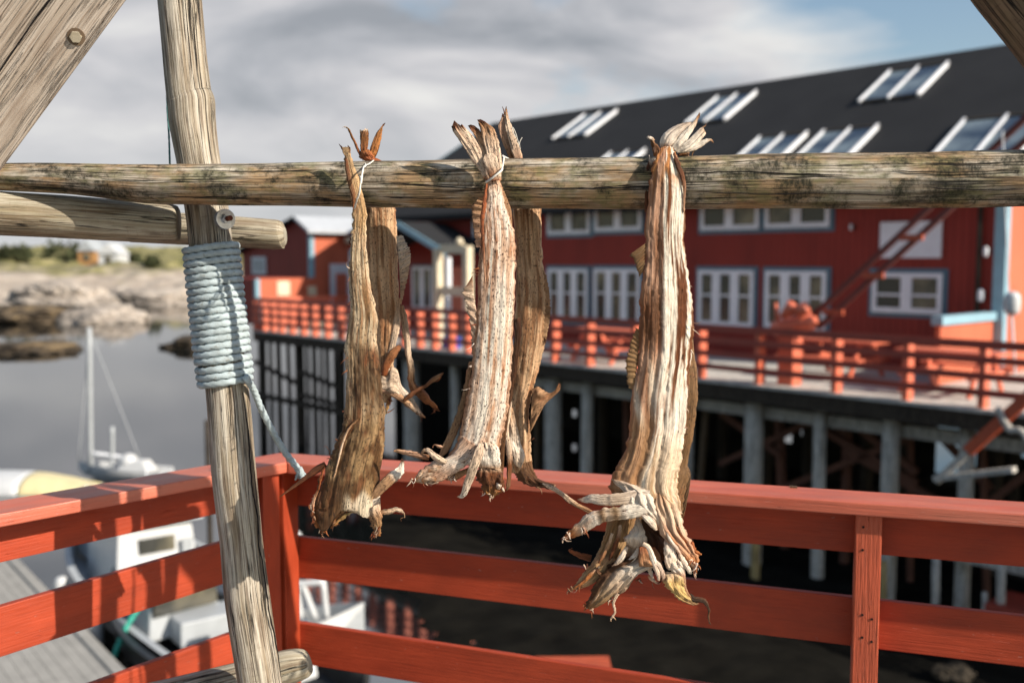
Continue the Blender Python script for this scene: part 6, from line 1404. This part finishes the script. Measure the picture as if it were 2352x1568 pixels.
bm = NB(); lbox(bm, m0, 1.7, 3.0, -.55, .55, .45, .80, .08, .1); mk('fore_deck', bm, M['gel'], b1, bev=.03)
bm = NB(); lbox(bm, m0, -3.0, -2.4, -.6, .6, .35, .72); mk('thwart', bm, M['greygel'], b1, bev=.03)
def fender(M0, p, r, h, mat, parent, nm='fender'):
    bm = NB(); prof = [(-1, .25), (-.85, .8), (-.4, 1), (.4, 1), (.85, .8), (1, .25)]
    c = M0 @ V(p)
    tube(bm, [c + Zv * (h * a) for a, b_ in prof], [r * b_ for a, b_ in prof], n=14, seg=12)
    mk(nm, bm, M[mat], parent, smooth=True)
for y in (-.66, .66):
    bm = NB(); tube(bm, [m0 @ V((-.2, y, 1.55)), m0 @ V((-.2, y, 1.66)), m0 @ V((1.2, y, 1.66)), m0 @ V((1.2, y, 1.55))], [.018], n=12, seg=8, straight=True); mk('roof_rail', bm, M['steel'], b1, smooth=True)
bm = NB(); tube(bm, [m0 @ V((.2, .0, 1.55)), m0 @ V((.2, .0, 2.4))], [.02, .008], n=3, seg=8, straight=True); mk('aerial', bm, M['white'], b1, smooth=True)
bm = NB(); tube(bm, [m0 @ V((1.8, -.9, .9)), m0 @ V((2.6, -.75, 1.25)), m0 @ V((3.9, 0, 1.4)), m0 @ V((2.6, .75, 1.25)), m0 @ V((1.8, .9, .9))], [.02], n=30, seg=8); mk('bow_rail', bm, M['steel'], b1, smooth=True)
for k in range(4):
    bm = NB(); tube(bm, [m0 @ V((-1.9 + .02 * math.cos(a * .4), .3 * math.cos(a * 6.28 / 16) * (1 - .08 * k), .40 + .03 * k + .3 * 0)) + (m0.to_3x3() @ V((.3 * math.sin(a * 6.28 / 16) * (1 - .08 * k), 0, 0))) for a in range(17)], [.022], n=32, seg=6); mk('rope_coil', bm, M['green' if k == 3 else 'rope'], b1, smooth=True)
bm = NB(); lbox(bm, m0, -4.15, -3.75, -.2, .2, .35, 1.0, .03, .06); mk('outboard_motor', bm, M['hull'], b1, bev=.04)
bm = NB(); lbox(bm, m0, -.33, -.300, -.58, -.40, .45, 1.2); mk('cabin_door', bm, M['greygel'], wq)
fender(m0, (.6, 1.33, .35), .13, .30, 'gel', b1); fender(m0, (-1.4, 1.36, .3), .13, .30, 'gel', b1)
# open boat nearer, with grey cuddy and white seats
pc = on_z(470, 1500, SEA + .4)
m1_ = place(V((pc.x - .1, pc.y + .3, SEA + .05)), yawp + .12)
b2 = empty('motor_boat', m1_.translation, 'dark open motor boat with grey cuddy and white seats behind the upright foot', 'boat', 'boats moored below the left railing')
bm = NB(); hull(bm, 5.6, 2.1, .85, m1_); mk('hull', bm, [M['hull'], M['hull']], b2)
bm = NB(); lbox(bm, m1_, .5, 1.6, -.6, .6, .4, 1.15, .12, .15); wq = mk('cuddy', bm, M['greygel'], b2, bev=.04)
bm = NB(); lbox(bm, m1_, .52, .58, -.5, .5, .75, 1.1); mk('windscreen', bm, M['glass'], wq)
for x, y in ((-.6, -.3), (-1.3, .25), (-1.9, -.3)):
    bm = NB(); lbox(bm, m1_, x - .25, x + .25, y - .24, y + .24, .36, .60, .03, .03); mk('seat', bm, M['gel'], b2, bev=.05)
fender(m1_, (-.9, 1.12, .3), .12, .26, 'gel', b2)
# small white boat with railing seen through the corner of the two railings
pc = on_z(735, 1440, SEA + .55)
m2_ = place(V((pc.x - .35, pc.y, SEA + .05)), R(6))
b3 = empty('motor_boat', m2_.translation, 'white boat with a tall white pulpit rail, seen under the corner of the railing', 'boat', 'boats moored below the left railing')
bm = NB(); hull(bm, 1.5, .9, .85, m2_); mk('hull', bm, [M['gel'], M['greygel']], b3)
def rodpx(parent, nm, pts, r, mat, Y):
    bm = NB(); tube(bm, [at(px, py, Y) for px, py in pts], [r], n=max(2, len(pts) * 3), seg=8, straight=True); mk(nm, bm, M[mat], parent, smooth=True)
for pts in (((694, 1340), (724, 1420)), ((742, 1340), (750, 1420)), ((682, 1345), (690, 1420)), ((655, 1343), (748, 1336))): rodpx(b3, 'pulpit_rail', pts, .05, 'gel', pc.y)
bm = NB(); bmesh.ops.create_icosphere(bm, subdivisions=3, radius=.085)
c_ = at(680, 1232, pc.y)
for v in bm.verts: v.co += c_
mk('masthead_light', bm, M['gel'], b3, smooth=True); rodpx(b3, 'light_mast', ((680, 1240), (682, 1420)), .02, 'gel', pc.y)
# sailing boat and a yellow cockpit cover out on the water
pc = onsea(262, 1100)
m3_ = place(V((pc.x + .35, pc.y, SEA + .05)), R(172))
b4 = empty('sailing_boat', m3_.translation, 'small white sailing boat with two bare masts out on the water', 'boat', 'boats moored below the left railing')
bm = NB(); hull(bm, 2.3, .9, .42, m3_); mk('hull', bm, [M['gel'], M['gel']], b4)
bm = NB(); lbox(bm, m3_, -.8, .2, -.28, .28, .2, .50, .08, .2); mk('cabin', bm, M['gel'], b4, bev=.05)
for q0, q1 in (((207, 760), (180, 1060)), ((207, 760), (330, 1075))): rodpx(b4, 'stay', (q0, q1), .012, 'greygel', pc.y)
rodpx(b4, 'boom', ((209, 1040), (300, 1052)), .05, 'white', pc.y)
rodpx(b4, 'mast', ((205, 752), (209, 1085)), .065, 'greygel', pc.y); rodpx(b4, 'mast', ((258, 980), (258, 1085)), .055, 'greygel', pc.y)
bm = NB(); c_ = at(296, 1062, pc.y); bmesh.ops.create_icosphere(bm, subdivisions=3, radius=.26)
for v in bm.verts: v.co += c_
mk('cockpit_cover', bm, M['gel'], b4, smooth=True)
pc = on_z(20, 1130, SEA + .3)
m4_ = place(V((pc.x - .1, pc.y, SEA + .05)), R(178))
b5 = empty('covered_boat', m4_.translation, 'boat under a domed white and yellow cover at far left', 'boat', 'boats moored below the left railing')
bm = NB(); hull(bm, 4.6, 1.6, .5, m4_); mk('hull', bm, [M['gel'], M['gel']], b5)
for nm, x0, x1, mt in (('boat_cover', -2.2, -.7, 'yellow'), ('white_cover', -.7, 2.0, 'gel')):
    bm = NB(); NN = 14
    rows_ = []
    for i in range(NN + 1):
        x = x0 + (x1 - x0) * i / NN
        h = .42 * (1 - abs(x / 2.3) ** 2.2)
        rows_.append([bm.verts.new(m4_ @ V((x, -.76 * math.cos(math.pi * j / 12) * (1 - .25 * abs(x / 2.3) ** 3), .36 + h * math.sin(math.pi * j / 12)))) for j in range(13)])
    for i in range(NN):
        for j in range(12): bm.faces.new((rows_[i][j], rows_[i][j + 1], rows_[i + 1][j + 1], rows_[i + 1][j]))
    for q in (rows_[0], rows_[-1]): bm.faces.new(q)
    mk(nm, bm, M[mt], b5, smooth=True)
# ropes, mooring pile, small red box
bm = NB(); tube(bm, [at(318, 1395, 14.2), at(290, 1440, 14.0), at(268, 1490, 13.8), at(240, 1550, 13.5)], [.045], n=24, seg=8, lobes=3, twist=30)
tag(mk('mooring_rope', bm, M['green'], None, smooth=True, loc=at(290, 1440, 14)), 'bright green mooring rope running from the pontoon to the dark boat', 'rope')
pq = on_z(483, 1262, SEA)
bm = NB(); tube(bm, [V((pq.x, pq.y, SEA - 1)), V((pq.x, pq.y, at(483, 965, pq.y).z))], [.055], n=6, seg=12, wob=.04, straight=True)
tag(mk('mooring_pile', bm, M['tar'], None, smooth=True, loc=(pq.x, pq.y, SEA)), 'single dark mooring pile standing in the water left of the upright', 'pile')
pq = on_z(1335, 1575, -1.6)
db = empty('red_platform', pq, 'red boarded platform top below the gap in the lower railing', 'platform')
bm = NB()
for i in range(5): box(bm, on_z(1233, 1572, -1.6) + V((0, .13 * i - .16, 0)), V((.62, .02, 0)), V((0, .122, 0)), V((0, 0, .035)))
mk('top_board', bm, M['redworn'], db)
bm = NB(); c_ = on_z(1233, 1572, -1.6)
for q in (.02, .54): box(bm, c_ + V((q, -.1, SEA - .5 + 1.6)), V((.06, 0, 0)), V((0, .06, 0)), V((0, 0, -1.6 - SEA + .498)))
mk('support', bm, M['brown'], db)
# ------------------------------------------------------------------ rocky foreshore under the right end of the wharf
bm = NB(); NX, NY = 120, 70
g = []
for i in range(NX + 1):
    s = -7.5 + 17 * i / NX
    r_ = []
    for j in range(NY + 1):
        o = -2.6 + 13 * j / NY
        edge = max(0, min(1, (o - 1.5 + (s + 3.4) * .55) / 5))
        z = SEA - .45 + .75 * edge + (.28 * noise.noise(V((s * .9, o * .9, 2))) + .22 * abs(noise.noise(V((s * 2.3, o * 2.3, 5)))) + .08 * noise.noise(V((s * 6, o * 6, 1)))) * min(1, edge * 5 + .15)
        r_.append(bm.verts.new(WP(s, o, z)))
    g.append(r_)
for i in range(NX):
    for j in range(NY): bm.faces.new((g[i][j], g[i + 1][j], g[i + 1][j + 1], g[i][j + 1]))
tag(mk('foreshore', bm, M['wetrock'], None), kind='structure')
# added dark sheet in front of the wharf, hides water reflections behind railing gaps
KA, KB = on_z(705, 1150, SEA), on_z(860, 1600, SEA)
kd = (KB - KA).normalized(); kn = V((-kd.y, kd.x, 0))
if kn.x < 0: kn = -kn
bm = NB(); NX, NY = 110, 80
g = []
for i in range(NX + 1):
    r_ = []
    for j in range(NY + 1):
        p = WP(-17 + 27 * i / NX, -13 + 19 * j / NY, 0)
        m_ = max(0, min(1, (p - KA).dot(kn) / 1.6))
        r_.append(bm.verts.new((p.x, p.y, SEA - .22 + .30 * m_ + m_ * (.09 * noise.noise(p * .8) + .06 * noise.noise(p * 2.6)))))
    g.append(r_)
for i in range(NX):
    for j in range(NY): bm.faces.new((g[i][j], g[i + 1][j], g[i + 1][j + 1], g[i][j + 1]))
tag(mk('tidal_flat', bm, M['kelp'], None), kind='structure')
ls = empty('landing_stage', WP(wpx(2150, 1350, -.4)[0], -.4, SEA), 'old landing stage of weathered posts under the right end of the wharf', 'landing stage')
M['weedy'] = plain('yellow_weathered_timber', (.36, .26, .11), .85, .4, 4)
for px, y0, y1, w_, mt in ((2028, 1288, 1440, 20, 'weedy'), (2150, 1282, 1440, 18, 'grey'), (2300, 1270, 1470, 20, 'grey'), (2372, 1290, 1480, 22, 'grey'), (1735, 1200, 1352, 22, 'weedy'), (2262, 1360, 1440, 12, 'grey')):
    a = wpx(px, y0, -.4); b = wpx(px, y1, -.4); D = (WP(a[0], -.4, a[1]) - CAM).y
    bm = NB(); tube(bm, [WP(a[0], -.4, a[1]), WP(b[0], -.4, min(b[1], SEA - .4))], [w_ / 2 * D / FPX], n=4, seg=10, wob=.06, straight=True, seed=px); mk('post', bm, M[mt], ls, smooth=True)
a = wpx(2262, 1385, -.6); b = wpx(2420, 1400, -.6)
bm = NB(); wbox(bm, a[0], b[0], -.6, .3, a[1] - .5, a[1]); mk('red_side_board', bm, M['darkrail'], ls)
for px, py, sz, lab, sd_, mt in ((2140, 1462, .20, 'dark boulder on the foreshore just above the middle right board', 31, 'wetrock'), (2190, 1545, .26, 'dark weedy boulder at the bottom edge right of the railing post', 33, 'wetrock')):
    p = on_z(px, py, SEA + .2); rock(p, (sz, sz * .8, sz * .5), mt, lab, sd_, 'rock', 'boulders on the foreshore', 'boulder', 4)
# ------------------------------------------------------------------ light, sky, camera
sd = SDIR
ld_ = bpy.data.lights.new('Sun', 'SUN'); ld_.energy = 5.0; ld_.angle = R(.53); ld_.color = (1, .915, .80)
so = bpy.data.objects.new('sun', ld_); COL.objects.link(so)
so.rotation_euler = (-sd).to_track_quat('-Z', 'Y').to_euler(); so.location = (6, -4, 8)
w = bpy.data.worlds.new('World'); SC.world = w; w.use_nodes = True
t = NT(w.node_tree)
bg = t.n['Background']; out = t.n['World Output']
sky = t.new('ShaderNodeTexSky', sky_type='NISHITA')
sky.sun_disc = False; sky.sun_elevation = SUN_EL; sky.sun_rotation = math.atan2(sd.x, sd.y)
sky.air_density = 1.2; sky.dust_density = 1.0; sky.ozone_density = 1.5
t.put(bg.inputs['Color'], sky.outputs[0]); bg.inputs['Strength'].default_value = .095
dirv = t.new('ShaderNodeTexCoord').outputs['Generated']
sx = t.new('ShaderNodeSeparateXYZ'); t.put(sx.inputs[0], dirv)
n1 = t.noise(t.map(dirv, (2.6, 2.6, 6.5), (.62, .1, .42)), 1.15, 7, .52, .35)
n2 = t.noise(t.map(dirv, (3.2, 3.2, 9.5), (2.1, 2.6, .3)), 1.1, 6, .52, .4)
# a bank of cloud to the north that thins out overhead, towards the right and behind
thin = t.math('ADD', t.math('MULTIPLY', sx.outputs[0], -.66), t.math('MULTIPLY', sx.outputs[2], -.42))
cm = t.ramp(t.math('ADD', n1, thin), [(.215, 0), (.37, 1)])
cm = t.math('MULTIPLY', cm, t.ramp(sx.outputs[1], [(.0, .15), (.55, 1)]))
cm = t.math('MULTIPLY', cm, t.ramp(sx.outputs[2], [(.30, 1), (.55, .18)]))
cc = t.ramp(n2, [(.34, (.25, .262, .285)), (.45, (.35, .356, .378)), (.55, (.47, .463, .475)), (.66, (.60, .59, .575))])
cc = t.mix(t.ramp(sx.outputs[2], [(.0, .75), (.13, 0)]), cc, (.50, .51, .52))
bg2 = t.new('ShaderNodeBackground'); t.put(bg2.inputs['Color'], cc); bg2.inputs['Strength'].default_value = 1.02
mx = t.new('ShaderNodeMixShader'); t.put(mx.inputs[0], t.math('MULTIPLY', cm, .96)); t.l.new(bg.outputs[0], mx.inputs[1]); t.l.new(bg2.outputs[0], mx.inputs[2])
t.l.new(mx.outputs[0], out.inputs['Surface'])
cd = bpy.data.cameras.new('Camera'); cam = bpy.data.objects.new('camera', cd); COL.objects.link(cam)
cam.location = CAM; cam.rotation_euler = (math.pi / 2 - PIT, 0, 0)
cd.sensor_width = 36; cd.lens = FPX / 2352 * 36; cd.clip_start = .05; cd.clip_end = 9000
cd.dof.use_dof = True; cd.dof.focus_distance = 2.12; cd.dof.aperture_fstop = 2.4; cd.dof.aperture_blades = 0
SC.camera = cam
SC.view_settings.view_transform = 'Standard'; SC.view_settings.look = 'None'
SC.view_settings.exposure = .45; SC.view_settings.gamma = 1; SC.view_settings.use_curve_mapping = False
SC.render.engine = 'CYCLES'
SC.cycles.use_denoising = True
SC.cycles.max_bounces = 6; SC.cycles.diffuse_bounces = 3; SC.cycles.glossy_bounces = 3; SC.cycles.transmission_bounces = 2
SC.cycles.caustics_reflective = False; SC.cycles.caustics_refractive = False
SC.cycles.sample_clamp_indirect = 4
